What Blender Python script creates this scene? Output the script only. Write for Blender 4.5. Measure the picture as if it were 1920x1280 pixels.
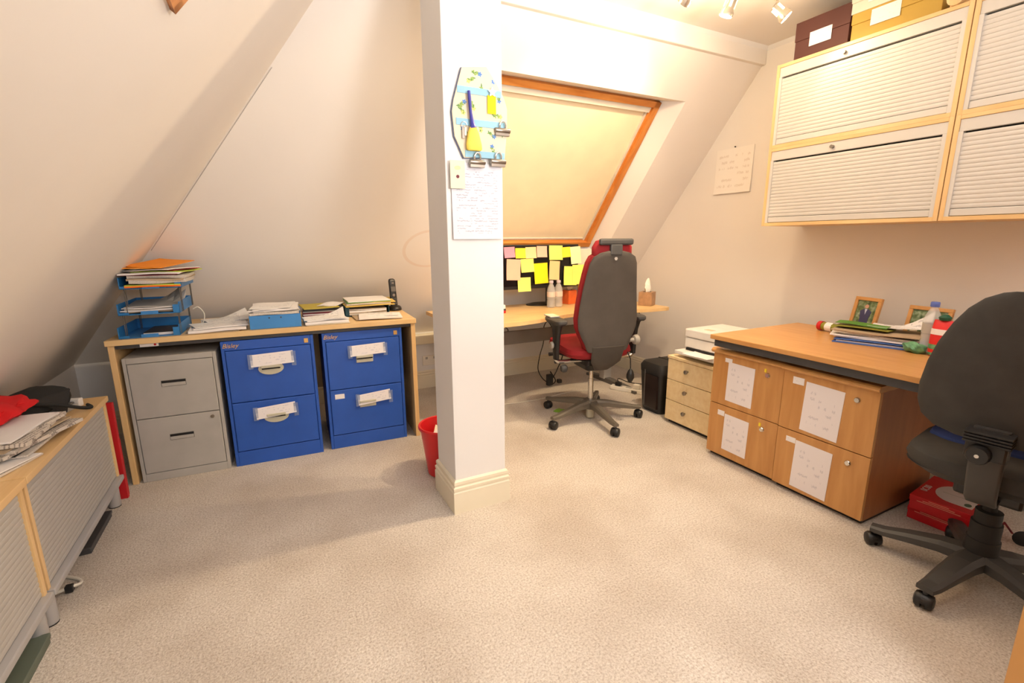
import bpy, bmesh, math, random
from mathutils import Vector, Matrix
for o in list(bpy.data.objects): bpy.data.objects.remove(o, do_unlink=True)
S = bpy.context.scene; C = S.collection; PI = math.pi
R = math.radians

# ------------------------------------------------------------------ camera
FPX = 890.8; YAW, PIT, ROL = 0.47307508, 0.21166018, -0.00545872; CH = 1.27
FW = Vector((math.sin(YAW)*math.cos(PIT), math.cos(YAW)*math.cos(PIT), -math.sin(PIT)))
r0 = Vector((math.cos(YAW), -math.sin(YAW), 0)); u0 = r0.cross(FW)
RT = math.cos(ROL)*r0 + math.sin(ROL)*u0; UP = -math.sin(ROL)*r0 + math.cos(ROL)*u0
cd = bpy.data.cameras.new('camera'); cam = bpy.data.objects.new('camera', cd); C.objects.link(cam)
cd.sensor_width = 36; cd.lens = FPX/1920*36; cd.clip_start = .02
m = Matrix((RT, UP, -FW)).transposed().to_4x4(); m.translation = (0, 0, CH); cam.matrix_world = m
S.camera = cam
def ray(x, y): return (x-960)/FPX*RT - (y-640)/FPX*UP + FW
def at_z(x, y, z): d = ray(x, y); return Vector((0, 0, CH)) + d*((z-CH)/d.z)
def at_x(x, y, X): d = ray(x, y); return Vector((0, 0, CH)) + d*(X/d.x)
def at_y(x, y, Y): d = ray(x, y); return Vector((0, 0, CH)) + d*(Y/d.y)

# ------------------------------------------------------------------ world, lights, exposure
w = bpy.data.worlds.new('world'); S.world = w; w.use_nodes = True
w.node_tree.nodes['Background'].inputs[0].default_value = (1, .95, .9, 1)
w.node_tree.nodes['Background'].inputs[1].default_value = .15
S.view_settings.view_transform = 'Standard'; S.view_settings.look = 'None'
S.view_settings.gamma = 1; S.view_settings.use_curve_mapping = False
S.view_settings.exposure = 0.2
def area_light(name, loc, target, sx, sy, power, col):
    l = bpy.data.lights.new(name, 'AREA'); l.shape = 'RECTANGLE'; l.size = sx; l.size_y = sy
    l.energy = power; l.color = col
    o = bpy.data.objects.new(name, l); C.objects.link(o); o.location = loc
    o.rotation_euler = (Vector(target)-Vector(loc)).to_track_quat('-Z', 'Y').to_euler()
    return o
area_light('camera_flash', (.5, -1.35, 1.95), (.5, 2.6, .8), 1.2, .9, 21, (.97, .98, 1))
area_light('flash_bounce', (1.3, -.3, 1.55), (1.5, .1, 2.5), .5, .5, 62, (1, .98, .97))
WARM = (1.0, .76, .48)

# ------------------------------------------------------------------ helpers
def lin(c):
    f = lambda v: v/12.92 if v <= .04045 else ((v+.055)/1.055)**2.4
    return tuple(f(v/255) for v in c) + (1,)
MATS = {}
def nodes_of(name):
    m = bpy.data.materials.new(name); m.use_nodes = True; MATS[name] = m
    nt = m.node_tree; return m, nt, nt.nodes['Principled BSDF']
def N(nt, t, **k):
    n = nt.nodes.new(t)
    for a, v in k.items():
        if a in n.inputs: n.inputs[a].default_value = v
        else: setattr(n, a, v)
    return n
def coords(nt, scale=(1, 1, 1)):
    tc = N(nt, 'ShaderNodeTexCoord'); mp = N(nt, 'ShaderNodeMapping'); mp.inputs['Scale'].default_value = scale
    nt.links.new(tc.outputs['Object'], mp.inputs['Vector']); return mp.outputs['Vector']
def ramp(nt, fac, stops):
    r = N(nt, 'ShaderNodeValToRGB'); e = r.color_ramp.elements
    while len(e) < len(stops): e.new(.5)
    for i, (p, c) in enumerate(stops): e[i].position = p; e[i].color = c
    nt.links.new(fac, r.inputs[0]); return r.outputs[0]
def mth(nt, op, a, b=None, c=None):
    n = N(nt, 'ShaderNodeMath', operation=op)
    for i, v in enumerate((a, b, c)):
        if v is None: continue
        if isinstance(v, (int, float)): n.inputs[i].default_value = v
        else: nt.links.new(v, n.inputs[i])
    return n.outputs[0]
def mixc(nt, fac, a, b):
    n = N(nt, 'ShaderNodeMix', data_type='RGBA')
    if isinstance(fac, (int, float)): n.inputs[0].default_value = fac
    else: nt.links.new(fac, n.inputs[0])
    for i, v in ((6, a), (7, b)):
        if isinstance(v, tuple): n.inputs[i].default_value = v
        else: nt.links.new(v, n.inputs[i])
    return n.outputs[2]
def M(name, col, rough=.5, metal=0, var=.06, scale=8, bump=0, bscale=200, spec=.5, trans=0, ior=1.45, alpha=1, emit=None):
    """plain surface with slight procedural variation and optional fine relief"""
    m, nt, b = nodes_of(name)
    v = coords(nt); n = N(nt, 'ShaderNodeTexNoise', Scale=scale, Detail=4.0); nt.links.new(v, n.inputs['Vector'])
    c = lin(col); lo = tuple(max(0, x*(1-var)) for x in c[:3])+(1,); hi = tuple(min(1, x*(1+var)) for x in c[:3])+(1,)
    nt.links.new(ramp(nt, n.outputs['Fac'], [(.3, lo), (.7, hi)]), b.inputs['Base Color'])
    b.inputs['Roughness'].default_value = rough; b.inputs['Metallic'].default_value = metal
    b.inputs['Specular IOR Level'].default_value = spec
    if trans: b.inputs['Transmission Weight'].default_value = trans; b.inputs['IOR'].default_value = ior
    if alpha < 1: b.inputs['Alpha'].default_value = alpha
    if emit: b.inputs['Emission Color'].default_value = emit[0]+(1,); b.inputs['Emission Strength'].default_value = emit[1]
    if bump:
        n2 = N(nt, 'ShaderNodeTexNoise', Scale=bscale, Detail=3.0); nt.links.new(v, n2.inputs['Vector'])
        bp = N(nt, 'ShaderNodeBump', Strength=bump, Distance=.004)
        nt.links.new(n2.outputs['Fac'], bp.inputs['Height']); nt.links.new(bp.outputs[0], b.inputs['Normal'])
    return m
def wood(name, c1, c2, scale, rough=.4):
    m, nt, b = nodes_of(name)
    v = coords(nt, scale); n = N(nt, 'ShaderNodeTexNoise', Scale=1.0, Detail=5.0, Distortion=.6); nt.links.new(v, n.inputs['Vector'])
    nt.links.new(ramp(nt, n.outputs['Fac'], [(.3, lin(c1)), (.7, lin(c2))]), b.inputs['Base Color'])
    b.inputs['Roughness'].default_value = rough
    bp = N(nt, 'ShaderNodeBump', Strength=.05, Distance=.002); nt.links.new(n.outputs['Fac'], bp.inputs['Height']); nt.links.new(bp.outputs[0], b.inputs['Normal'])
    return m
def written(name, base, ink, pitch, ax=2, cov=.5, margin=None, hz=45):
    """paper with rows of faint illegible handwriting / print; rows along local axis ax, text along local X"""
    m, nt, b = nodes_of(name)
    tc = N(nt, 'ShaderNodeTexCoord'); sx = N(nt, 'ShaderNodeSeparateXYZ'); nt.links.new(tc.outputs['Object'], sx.inputs[0])
    n1 = N(nt, 'ShaderNodeTexNoise', Scale=hz*5.0, Detail=1.0); nt.links.new(tc.outputs['Object'], n1.inputs['Vector'])
    row = mth(nt, 'DIVIDE', sx.outputs[ax], pitch)
    fr = mth(nt, 'FRACT', mth(nt, 'ADD', mth(nt, 'ADD', row, 50.0), mth(nt, 'MULTIPLY', mth(nt, 'SUBTRACT', n1.outputs['Fac'], .5), .9)))
    line = mth(nt, 'LESS_THAN', mth(nt, 'ABSOLUTE', mth(nt, 'SUBTRACT', fr, .5)), .16)
    cb = N(nt, 'ShaderNodeCombineXYZ'); nt.links.new(mth(nt, 'MULTIPLY', sx.outputs[0], hz), cb.inputs[0]); nt.links.new(mth(nt, 'MULTIPLY', mth(nt, 'FLOOR', mth(nt, 'ADD', row, 50.0)), 3.7), cb.inputs[1])
    n2 = N(nt, 'ShaderNodeTexNoise', Scale=1.0, Detail=2.0); nt.links.new(cb.outputs[0], n2.inputs['Vector'])
    f = mth(nt, 'MULTIPLY', line, mth(nt, 'GREATER_THAN', n2.outputs['Fac'], 1-cov))
    if margin:
        f = mth(nt, 'MULTIPLY', f, mth(nt, 'LESS_THAN', mth(nt, 'ABSOLUTE', sx.outputs[0]), margin[0]))
        f = mth(nt, 'MULTIPLY', f, mth(nt, 'LESS_THAN', mth(nt, 'ABSOLUTE', sx.outputs[ax]), margin[1]))
    nt.links.new(mixc(nt, f, lin(base), lin(ink)), b.inputs['Base Color']); b.inputs['Roughness'].default_value = .8
    return m

# --- shapes
def box(bm, x0, x1, y0, y1, z0, z1, bev=0, seg=2):
    r = bmesh.ops.create_cube(bm, size=1)
    bmesh.ops.transform(bm, matrix=Matrix.Translation(((x0+x1)/2, (y0+y1)/2, (z0+z1)/2)) @ Matrix.Diagonal((abs(x1-x0), abs(y1-y0), abs(z1-z0), 1)), verts=r['verts'])
    if bev:
        es = list({e for v in r['verts'] for e in v.link_edges})
        bmesh.ops.bevel(bm, geom=es, offset=min(bev, abs(x1-x0)*.45, abs(y1-y0)*.45, abs(z1-z0)*.45), segments=seg, affect='EDGES', profile=.5)
    return bm
def B(): return bmesh.new()
def bx(x0, x1, y0, y1, z0, z1, bev=0): return box(B(), x0, x1, y0, y1, z0, z1, bev)
def loft(bm, secs, cap=True):
    rings = [[bm.verts.new(p) for p in s] for s in secs]
    n = len(rings[0])
    for a, b in zip(rings, rings[1:]):
        for i in range(n): bm.faces.new((a[i], a[(i+1) % n], b[(i+1) % n], b[i]))
    if cap: bm.faces.new(rings[0][::-1]); bm.faces.new(rings[-1])
    bmesh.ops.recalc_face_normals(bm, faces=bm.faces[:])
    return bm
def lathe(bm, prof, seg=20, loc=(0, 0, 0), axis='z', cap=True):
    secs = []
    for r, h in prof:
        s = []
        for i in range(seg):
            a = 2*PI*i/seg; p = (r*math.cos(a), r*math.sin(a), h)
            if axis == 'x': p = (p[2], p[0], p[1])
            elif axis == 'y': p = (p[0], p[2], p[1])
            s.append(Vector(p)+Vector(loc))
        secs.append(s)
    return loft(bm, secs, cap)
def tube(bm, pts, r, seg=8, smooth=0):
    pts = [Vector(p) for p in pts]
    if smooth:
        q = []
        for i in range(len(pts)-1):
            p0, p1, p2, p3 = pts[max(i-1, 0)], pts[i], pts[i+1], pts[min(i+2, len(pts)-1)]
            for k in range(smooth):
                t = k/smooth
                q.append(.5*((2*p1)+(p2-p0)*t+(2*p0-5*p1+4*p2-p3)*t*t+(3*p1-p0-3*p2+p3)*t**3))
        pts = q+[pts[-1]]
    rs = r if isinstance(r, (list, tuple)) else [r]*len(pts)
    secs = []; prev = None
    for i, p in enumerate(pts):
        d = (pts[min(i+1, len(pts)-1)]-pts[max(i-1, 0)]).normalized()
        if prev is None: prev = d.orthogonal().normalized()
        a = (prev-d*prev.dot(d)).normalized(); b = d.cross(a); prev = a
        secs.append([p+rs[i]*(math.cos(2*PI*k/seg)*a+math.sin(2*PI*k/seg)*b) for k in range(seg)])
    return loft(bm, secs)
def prism(bm, poly, a0, a1, axis='z'):
    def P(u, v, h): return {'z': (u, v, h), 'y': (u, h, v), 'x': (h, u, v)}[axis]
    return loft(bm, [[P(u, v, a0) for u, v in poly], [P(u, v, a1) for u, v in poly]])
def rrect(w, h, r, n=5, cx=0, cy=0):
    o = []
    for sx, sy, a0 in ((1, 1, 0), (-1, 1, 90), (-1, -1, 180), (1, -1, 270)):
        for k in range(n+1):
            a = R(a0+90*k/n); o.append((cx+sx*(w/2-r)+r*math.cos(a), cy+sy*(h/2-r)+r*math.sin(a)))
    return o
def slab(bm, w, d, h, cx=0, cy=0, z=0, rot=0, bend=0, seed=0, n=7, curl=0):
    """bent bundle of sheets (solid with thickness h)"""
    rnd = random.Random(seed); ph = rnd.random()*6; k1 = 3+rnd.random()*5
    ca, sa = math.cos(rot), math.sin(rot); top, bot = [], []
    for j in range(n):
        for i in range(n):
            u, v = i/(n-1)-.5, j/(n-1)-.5
            dz = bend*(math.sin(k1*u+ph)+math.cos(k1*.8*v+ph*1.7)+1.6)*.5 + curl*max(0, u+v-.45)**1.5*4
            x, y = u*w, v*d
            p = (cx+x*ca-y*sa, cy+x*sa+y*ca)
            bot.append(bm.verts.new((*p, z+dz))); top.append(bm.verts.new((*p, z+dz+h)))
    I = lambda i, j: j*n+i
    for j in range(n-1):
        for i in range(n-1):
            bm.faces.new((top[I(i, j)], top[I(i+1, j)], top[I(i+1, j+1)], top[I(i, j+1)]))
            bm.faces.new((bot[I(i, j)], bot[I(i, j+1)], bot[I(i+1, j+1)], bot[I(i+1, j)]))
    for i in range(n-1):
        for a, b in ((I(i, 0), I(i+1, 0)), (I(i+1, n-1), I(i, n-1)), (I(0, i+1), I(0, i)), (I(n-1, i), I(n-1, i+1))):
            bm.faces.new((bot[a], bot[b], top[b], top[a]))
    return bm
# --- objects
def tag(o, label=None, cat=None, group=None, kind=None):
    if label: o['label'] = label
    if cat: o['category'] = cat
    if group: o['group'] = group
    if kind: o['kind'] = kind
    return o
def obj(name, bm, mat, parent=None, label=None, smooth=False, loc=None, rot=None):
    me = bpy.data.meshes.new(name); bm.to_mesh(me); bm.free()
    me.materials.append(MATS[mat] if isinstance(mat, str) else mat)
    if smooth:
        for p in me.polygons: p.use_smooth = True
        try: me.set_sharp_from_angle(angle=R(40))
        except Exception: pass
    o = bpy.data.objects.new(name, me); C.objects.link(o)
    if parent: o.parent = parent
    if loc is not None: o.location = loc
    if rot is not None: o.rotation_euler = rot
    if label: o['label'] = label
    return o
def thing(name, label, cat, loc=(0, 0, 0), rz=0, group=None):
    o = bpy.data.objects.new(name, None); C.objects.link(o); o.location = loc; o.rotation_euler = (0, 0, rz)
    o.empty_display_size = .1
    return tag(o, label, cat, group)
def shared(name, src, parent, loc=None):
    o = src.copy(); o.name = name; C.objects.link(o); o.parent = parent
    if loc is not None: o.location = loc
    return o
def struct(name, bm, mat, parent=None):
    o = obj(name, bm, mat, parent)
    if not parent: o['kind'] = 'structure'
    return o
def text(name, s, size, mat, parent, loc, rot, ext=.0006, label=None, shear=0):
    cu = bpy.data.curves.new(name, 'FONT'); cu.body = s; cu.size = size; cu.extrude = ext; cu.align_x = 'CENTER'; cu.align_y = 'CENTER'; cu.shear = shear
    t = bpy.data.objects.new('tmp_text', cu); C.objects.link(t); bpy.context.view_layer.update()
    me = bpy.data.meshes.new_from_object(t.evaluated_get(bpy.context.evaluated_depsgraph_get()))
    bpy.data.objects.remove(t, do_unlink=True)
    me.materials.clear(); me.materials.append(MATS[mat])
    o = bpy.data.objects.new(name, me); C.objects.link(o); o.parent = parent; o.location = loc; o.rotation_euler = rot
    if label: o['label'] = label
    return o

# ------------------------------------------------------------------ materials
def wall_mat(name, col, ring=False):
    m, nt, b = nodes_of(name)
    v = coords(nt); n = N(nt, 'ShaderNodeTexNoise', Scale=1.5, Detail=3.0); nt.links.new(v, n.inputs['Vector'])
    c = lin(col); lo = tuple(x*.96 for x in c[:3])+(1,)
    colr = ramp(nt, n.outputs['Fac'], [(.3, lo), (.7, c)])
    if ring:   # faint warm ring of lamp light, painted into the slope colour
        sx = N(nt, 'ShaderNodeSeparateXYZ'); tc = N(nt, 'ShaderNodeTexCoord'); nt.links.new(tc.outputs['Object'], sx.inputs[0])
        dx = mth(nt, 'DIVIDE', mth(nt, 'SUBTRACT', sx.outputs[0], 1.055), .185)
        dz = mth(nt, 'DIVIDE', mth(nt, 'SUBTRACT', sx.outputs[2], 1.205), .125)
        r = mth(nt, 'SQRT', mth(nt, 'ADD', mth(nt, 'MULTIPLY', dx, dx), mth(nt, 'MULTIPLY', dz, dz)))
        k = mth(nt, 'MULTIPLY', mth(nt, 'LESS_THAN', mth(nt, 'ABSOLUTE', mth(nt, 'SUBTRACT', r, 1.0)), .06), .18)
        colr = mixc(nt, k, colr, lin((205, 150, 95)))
    nt.links.new(colr, b.inputs['Base Color']); b.inputs['Roughness'].default_value = .75; b.inputs['Specular IOR Level'].default_value = .25
    n2 = N(nt, 'ShaderNodeTexNoise', Scale=60.0, Detail=3.0); nt.links.new(v, n2.inputs['Vector'])
    bp = N(nt, 'ShaderNodeBump', Strength=.04, Distance=.003); nt.links.new(n2.outputs['Fac'], bp.inputs['Height']); nt.links.new(bp.outputs[0], b.inputs['Normal'])
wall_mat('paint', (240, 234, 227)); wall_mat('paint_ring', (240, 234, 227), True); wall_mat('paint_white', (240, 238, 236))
def carpet():
    m, nt, b = nodes_of('carpet'); v = coords(nt)
    n1 = N(nt, 'ShaderNodeTexNoise', Scale=130.0, Detail=3.0, Roughness=.7); n2 = N(nt, 'ShaderNodeTexNoise', Scale=2.2, Detail=3.0); vo = N(nt, 'ShaderNodeTexVoronoi', Scale=170.0)
    for n in (n1, n2, vo): nt.links.new(v, n.inputs['Vector'])
    c = ramp(nt, n1.outputs['Fac'], [(.28, lin((172, 158, 144))), (.5, lin((212, 203, 192))), (.72, lin((234, 227, 218)))])
    c2 = ramp(nt, n2.outputs['Fac'], [(.3, lin((205, 196, 186))), (.6, lin((255, 255, 255)))])
    mx = N(nt, 'ShaderNodeMix', data_type='RGBA', blend_type='MULTIPLY'); mx.inputs[0].default_value = .5
    nt.links.new(c, mx.inputs[6]); nt.links.new(c2, mx.inputs[7]); nt.links.new(mx.outputs[2], b.inputs['Base Color'])
    b.inputs['Roughness'].default_value = .95; b.inputs['Specular IOR Level'].default_value = .1
    h = mth(nt, 'ADD', n1.outputs['Fac'], mth(nt, 'MULTIPLY', vo.outputs['Distance'], .6))
    bp = N(nt, 'ShaderNodeBump', Strength=.55, Distance=.006); nt.links.new(h, bp.inputs['Height']); nt.links.new(bp.outputs[0], b.inputs['Normal'])
carpet()
M('skirting', (238, 229, 205), .4, var=.02)
wood('maple', (222, 182, 124), (236, 203, 150), (3, 30, 3)); wood('maple_y', (222, 182, 124), (236, 203, 150), (30, 3, 3)); wood('maple_v', (220, 180, 122), (234, 200, 148), (30, 30, 3))
wood('birch', (231, 203, 152), (242, 220, 176), (30, 3, 25))
wood('beech', (196, 140, 78), (210, 158, 96), (30, 4, 30), .35); wood('beech_v', (190, 134, 74), (208, 154, 92), (26, 26, 3), .35)
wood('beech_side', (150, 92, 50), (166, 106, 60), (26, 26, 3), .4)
wood('pine', (196, 116, 46), (222, 148, 72), (4, 30, 30), .35); wood('pine_s', (196, 116, 46), (222, 148, 72), (30, 4, 4), .35)
M('slat_white', (208, 204, 198), .45, var=.02); M('slat_grey', (182, 178, 172), .45, var=.03); M('alu', (186, 185, 186), .4, .25, var=.03)
M('steel_grey', (176, 173, 168), .45, .0, bump=.03); M('steel_grey_dark', (96, 92, 88), .5)
M('blue_paint', (38, 88, 184), .4, bump=.05, bscale=500); M('blue_paint_edge', (28, 62, 140), .45)
M('tray_steel', (124, 114, 104), .5, .1); M('gap', (20, 20, 22), .8); M('handle_beige', (196, 192, 172), .4); M('chrome', (210, 208, 204), .18, .95); M('nickel', (150, 142, 132), .3, .9)
M('gold', (222, 180, 110), .35, .6); M('dark_metal', (72, 72, 74), .5, .2); M('black_plastic', (28, 28, 29), .4); M('black_matte', (34, 33, 33), .7, bump=.1)
M('charcoal_fabric', (62, 60, 57), .9, var=.12, scale=14, bump=.25, bscale=700); M('shell_grey', (72, 66, 60), .75, var=.1, scale=10, bump=.1, bscale=500)
M('chair_plastic', (66, 65, 64), .5, bump=.05); M('base_grey', (108, 101, 90), .4, .2); M('red_fabric', (150, 24, 32), .8, var=.12, bump=.2, bscale=600)
M('navy_fabric', (42, 62, 118), .85, bump=.2, bscale=600); M('knob_grey', (158, 152, 142), .5)
M('tray_blue', (44, 124, 190), .35); M('tray_blue2', (62, 136, 206), .4); M('wire', (120, 120, 120), .35, .8)
M('paper', (238, 234, 232), .85, var=.03); M('paper_cream', (232, 222, 200), .85, var=.04); M('paper_grey', (178, 174, 168), .85, var=.05); M('paper_edges', (206, 198, 188), .9, var=.2, scale=300)
M('manila', (222, 190, 100), .7); M('orange_env', (244, 152, 36), .7); M('orange_card', (246, 120, 24), .7); M('pink_card', (232, 130, 140), .7); M('lime_card', (196, 212, 84), .7); M('olive_card', (186, 168, 70), .7)
M('maroon_card', (110, 34, 46), .6); M('green_card', (88, 140, 52), .6); M('teal_dark', (20, 70, 84), .5); M('red_card', (196, 26, 34), .5); M('buff_card', (182, 160, 132), .7); M('moss_card', (136, 134, 44), .6)
M('blue_card', (72, 112, 190), .6); M('tape', (150, 170, 210), .25, alpha=.35)
M('red_plastic', (214, 34, 40), .35); M('yellow_duster', (250, 218, 96), .85, bump=.3, bscale=250); M('purple_plastic', (58, 56, 150), .35); M('ribbon', (150, 196, 218), .7); M('board_edge', (92, 104, 136), .6)
M('printer_white', (232, 228, 222), .4); M('red_ream', (208, 22, 34), .35); M('ream_white', (222, 214, 214), .5); M('ream_badge', (70, 96, 78), .5)
M('brown_box', (84, 46, 40), .7); M('olive_box', (184, 150, 62), .65); M('pale_box', (216, 214, 198), .7)
M('clear_plastic', (236, 236, 236), .08, var=0, alpha=.38); M('bottle_label', (232, 214, 204), .6); M('cap_lilac', (206, 196, 210), .5); M('cap_blue', (88, 108, 184), .5); M('water', (236, 240, 240), .02, trans=1, ior=1.33, var=0)
M('tissue', (246, 238, 226), .9); M('tissue_orange', (242, 110, 52), .5, var=.25, scale=9); M('tissue_brown', (168, 130, 96), .5, var=.2, scale=30); M('cola', (40, 28, 26), .3)
M('red_wrap', (222, 40, 40), .5); M('green_wrap', (96, 150, 110), .45, var=.5, scale=40); M('dark_green', (24, 84, 62), .5)
M('red_cloth', (214, 24, 28), .9, bump=.2, bscale=150); M('black_cloth', (32, 33, 32), .85, bump=.15, bscale=300)
M('cable_black', (24, 22, 20), .5); M('cable_white', (226, 220, 206), .5); M('plug_white', (238, 232, 220), .4); M('green_bit', (130, 180, 60), .6); M('orange_bit', (236, 160, 40), .6)
M('grey_green', (96, 106, 94), .6); M('glass_dark', (16, 16, 18), .12); M('screen_black', (14, 13, 14), .25)
for k, c in dict(pink=(250, 150, 170), salmon=(250, 186, 160), yellow=(250, 226, 60), strong=(252, 228, 20), pale=(250, 240, 140), lemon=(250, 246, 120), peach=(248, 206, 150), cream=(248, 240, 190)).items(): M('note_'+k, c, .8, var=.04)
M('blind', (240, 222, 186), .8, var=.03); M('blind_rail', (214, 206, 190), .4)
M('lens_glow', (255, 240, 210), .3, emit=((1, .84, .6), 14)); M('lamp_metal', (206, 196, 180), .25, .8); M('lamp_slot', (255, 236, 190), .3, emit=((1, .76, .42), 3))
M('door_wood', (200, 146, 82), .4)
written('note_hand', (238, 232, 234), (216, 211, 216), .03, cov=.45, margin=(.06, .085)); written('strip_hand', (240, 236, 238), (214, 213, 222), .014, cov=.46, margin=(.07, .022), hz=60)
written('print_page', (224, 224, 232), (186, 186, 198), .0105, cov=.5, margin=(.095, .13), hz=30); written('print_top', (238, 236, 234), (196, 194, 196), .02, ax=1, cov=.5, margin=(.08, .1))
written('news', (214, 204, 192), (150, 140, 132), .012, ax=1, cov=.62, hz=30); written('sticker', (240, 236, 236), (224, 220, 224), .01, cov=.4, hz=80)
written('calendar_print', (242, 236, 228), (226, 216, 206), .042, cov=.5, hz=26, margin=(.13, .135))
M('board_fabric', (226, 214, 190), .9, var=.03, bump=.1, bscale=600); M('print_green', (150, 176, 96), .9); M('print_dkgreen', (104, 146, 84), .9); M('print_blue', (100, 142, 206), .9); M('print_yellow', (240, 218, 120), .9)
def photo_mat(name, seed):
    m, nt, b = nodes_of(name); v = coords(nt); n = N(nt, 'ShaderNodeTexNoise', Scale=38.0, Detail=3.0); mp = N(nt, 'ShaderNodeMapping'); mp.inputs['Location'].default_value = (seed, seed, seed); nt.links.new(v, mp.inputs[0]); nt.links.new(mp.outputs[0], n.inputs['Vector'])
    nt.links.new(ramp(nt, n.outputs['Fac'], [(.3, lin((52, 70, 50))), (.5, lin((104, 124, 84))), (.72, lin((170, 186, 160)))]), b.inputs['Base Color']); b.inputs['Roughness'].default_value = .2
photo_mat('photo_garden', 0); photo_mat('photo_garden2', 4); M('photo_suit', (62, 64, 104), .3); M('photo_skin', (206, 160, 136), .3); M('photo_shirt', (200, 206, 226), .3)

# ------------------------------------------------------------------ room shell
XR, YB, XL, YN, ZC, KN, SL = 3.12, 3.92, -1.16, -1.5, 2.51, .496, 1.2277
YBM, ZBM = 2.366, 2.403               # lower edge of the boxed purlin
yslope = lambda z: YB-(z-KN)/SL       # back slope
xslope = lambda z: XL+(z-KN)/SL       # left slope
struct('floor', bx(XL-.05, XR+.05, YN-.05, YB+.05, -.05, 0), 'carpet')
struct('wall_right', bx(XR, XR+.06, YN, YB, 0, 2.6), 'paint')
struct('wall_back', bx(XL-.06, XR, YB, YB+.06, 0, KN), 'paint_white')
struct('wall_left', bx(XL-.06, XL, YN, YB, 0, KN), 'paint')
struct('wall_near', bx(XL, XR, YN-.06, YN, 0, 2.6), 'paint')
zt = ZC
struct('ceiling', bx(xslope(zt)-.02, XR, YN, YBM-.0, ZC, ZC+.05), 'paint')
# left slope (ends on the hip where it meets the back slope)
bm = B(); hipz0, hipz1 = KN, zt
pl = [(XL, YN, KN), (XL, YB, KN), (xslope(zt), yslope(zt), zt), (xslope(zt), YN, zt)]
q = [(x-.05, y, z+.04) for x, y, z in pl]; loft(bm, [pl, q]); struct('ceiling_slope_left', bm, 'paint')
# back slope with the roof-window opening; outer opening rectangle on the slope
OX0, OX1, OZ0, OZ1 = 1.10, 2.635, 1.075, 2.172
def bs(x, z, off=0): return (x, yslope(z)+off, z)
bm = B()
def quad(ps):
    vs = [bm.verts.new(p) for p in ps]; bm.faces.new(vs)
hx = lambda z: xslope(z)
quad([bs(hx(KN), KN), bs(XR, KN), bs(XR, OZ0), bs(OX1, OZ0), bs(OX0, OZ0), bs(hx(OZ0), OZ0)])
quad([bs(hx(OZ0), OZ0), bs(OX0, OZ0), bs(OX0, OZ1), bs(hx(OZ1), OZ1)])
quad([bs(OX1, OZ0), bs(XR, OZ0), bs(XR, OZ1), bs(OX1, OZ1)])
quad([bs(hx(OZ1), OZ1), bs(OX0, OZ1), bs(OX1, OZ1), bs(XR, OZ1), bs(XR, ZBM), bs(hx(ZBM), ZBM)])
quad([bs(hx(ZBM), ZBM), bs(.9, ZBM), bs(.9, zt), bs(hx(zt), zt)])
bmesh.ops.remove_doubles(bm, verts=bm.verts[:], dist=1e-4)
ex = bmesh.ops.extrude_face_region(bm, geom=bm.faces[:]); bmesh.ops.translate(bm, vec=(0, .05, .05), verts=[v for v in ex['geom'] if isinstance(v, bmesh.types.BMVert)])
bmesh.ops.recalc_face_normals(bm, faces=bm.faces[:])
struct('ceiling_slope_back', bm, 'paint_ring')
# boxed purlin above the slope, carried by the column; small coves
struct('trim_1', bx(.41, XR, YBM-.03, YBM+.1, ZBM, ZC, .006), 'paint')
struct('trim_2', prism(B(), [(YBM-.03, ZC), (YBM-.05, ZC), (YBM-.03, ZC-.02)], .55, XR, 'x'), 'paint_white')
struct('trim_3', prism(B(), [(XR, ZC), (XR-.022, ZC), (XR, ZC-.022)], YN, YBM-.03, 'y'), 'paint_white')
# hairline crack strip along the hip: plaster joint, slightly recessed look
bm = B(); tube(bm, [(hx(z)+.012, yslope(z)-.012-.002*math.sin(z*37), z) for z in (1.22, 1.4, 1.6, 1.75, 1.9, 2.05)], .0016, 5); struct('trim_4', bm, 'paper_grey')
def skirt(name, p0, p1, nrm, h=.155):
    prof = [(0, 0), (.02, 0), (.02, h-.05), (.016, h-.045), (.018, h-.03), (.012, h-.022), (.014, h-.01), (.006, h), (0, h)]
    p0, p1, n = Vector(p0), Vector(p1), Vector(nrm)
    return struct(name, loft(B(), [[p+n*a+Vector((0, 0, b)) for a, b in prof] for p in (p0, p1)]), 'skirting')
skirt('baseboard_back', (XL, YB, 0), (XR, YB, 0), (0, -1, 0)); skirt('baseboard_right', (XR, YN, 0), (XR, YB-.02, 0), (-1, 0, 0)); skirt('baseboard_left', (XL, YN, 0), (XL, YB-.02, 0), (1, 0, 0))
# eaves ledge / plaster lip on the low back wall left of the corner desk
struct('trim_5', bx(.9, 1.9, YB-.05, YB, KN-.10, KN-.012, .008), 'skirting')
# column
CX0, CX1, CY0, CY1 = .692, .952, 1.94, 2.19
col = struct('column', bx(CX0, CX1, CY0, CY1, 0, ZC, .003), 'paint_white'); 
prof = [(.016, 0), (.016, .105), (.012, .11), (.015, .122), (.015, .13), (.008, .136), (.011, .146), (.010, .158), (.003, .166), (0, .166)]
struct('baseboard_column', loft(B(), [[(CX0-a, CY0-a, b), (CX1+a, CY0-a, b), (CX1+a, CY1+a, b), (CX0-a, CY1+a, b)] for a, b in prof]), 'skirting')

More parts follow.
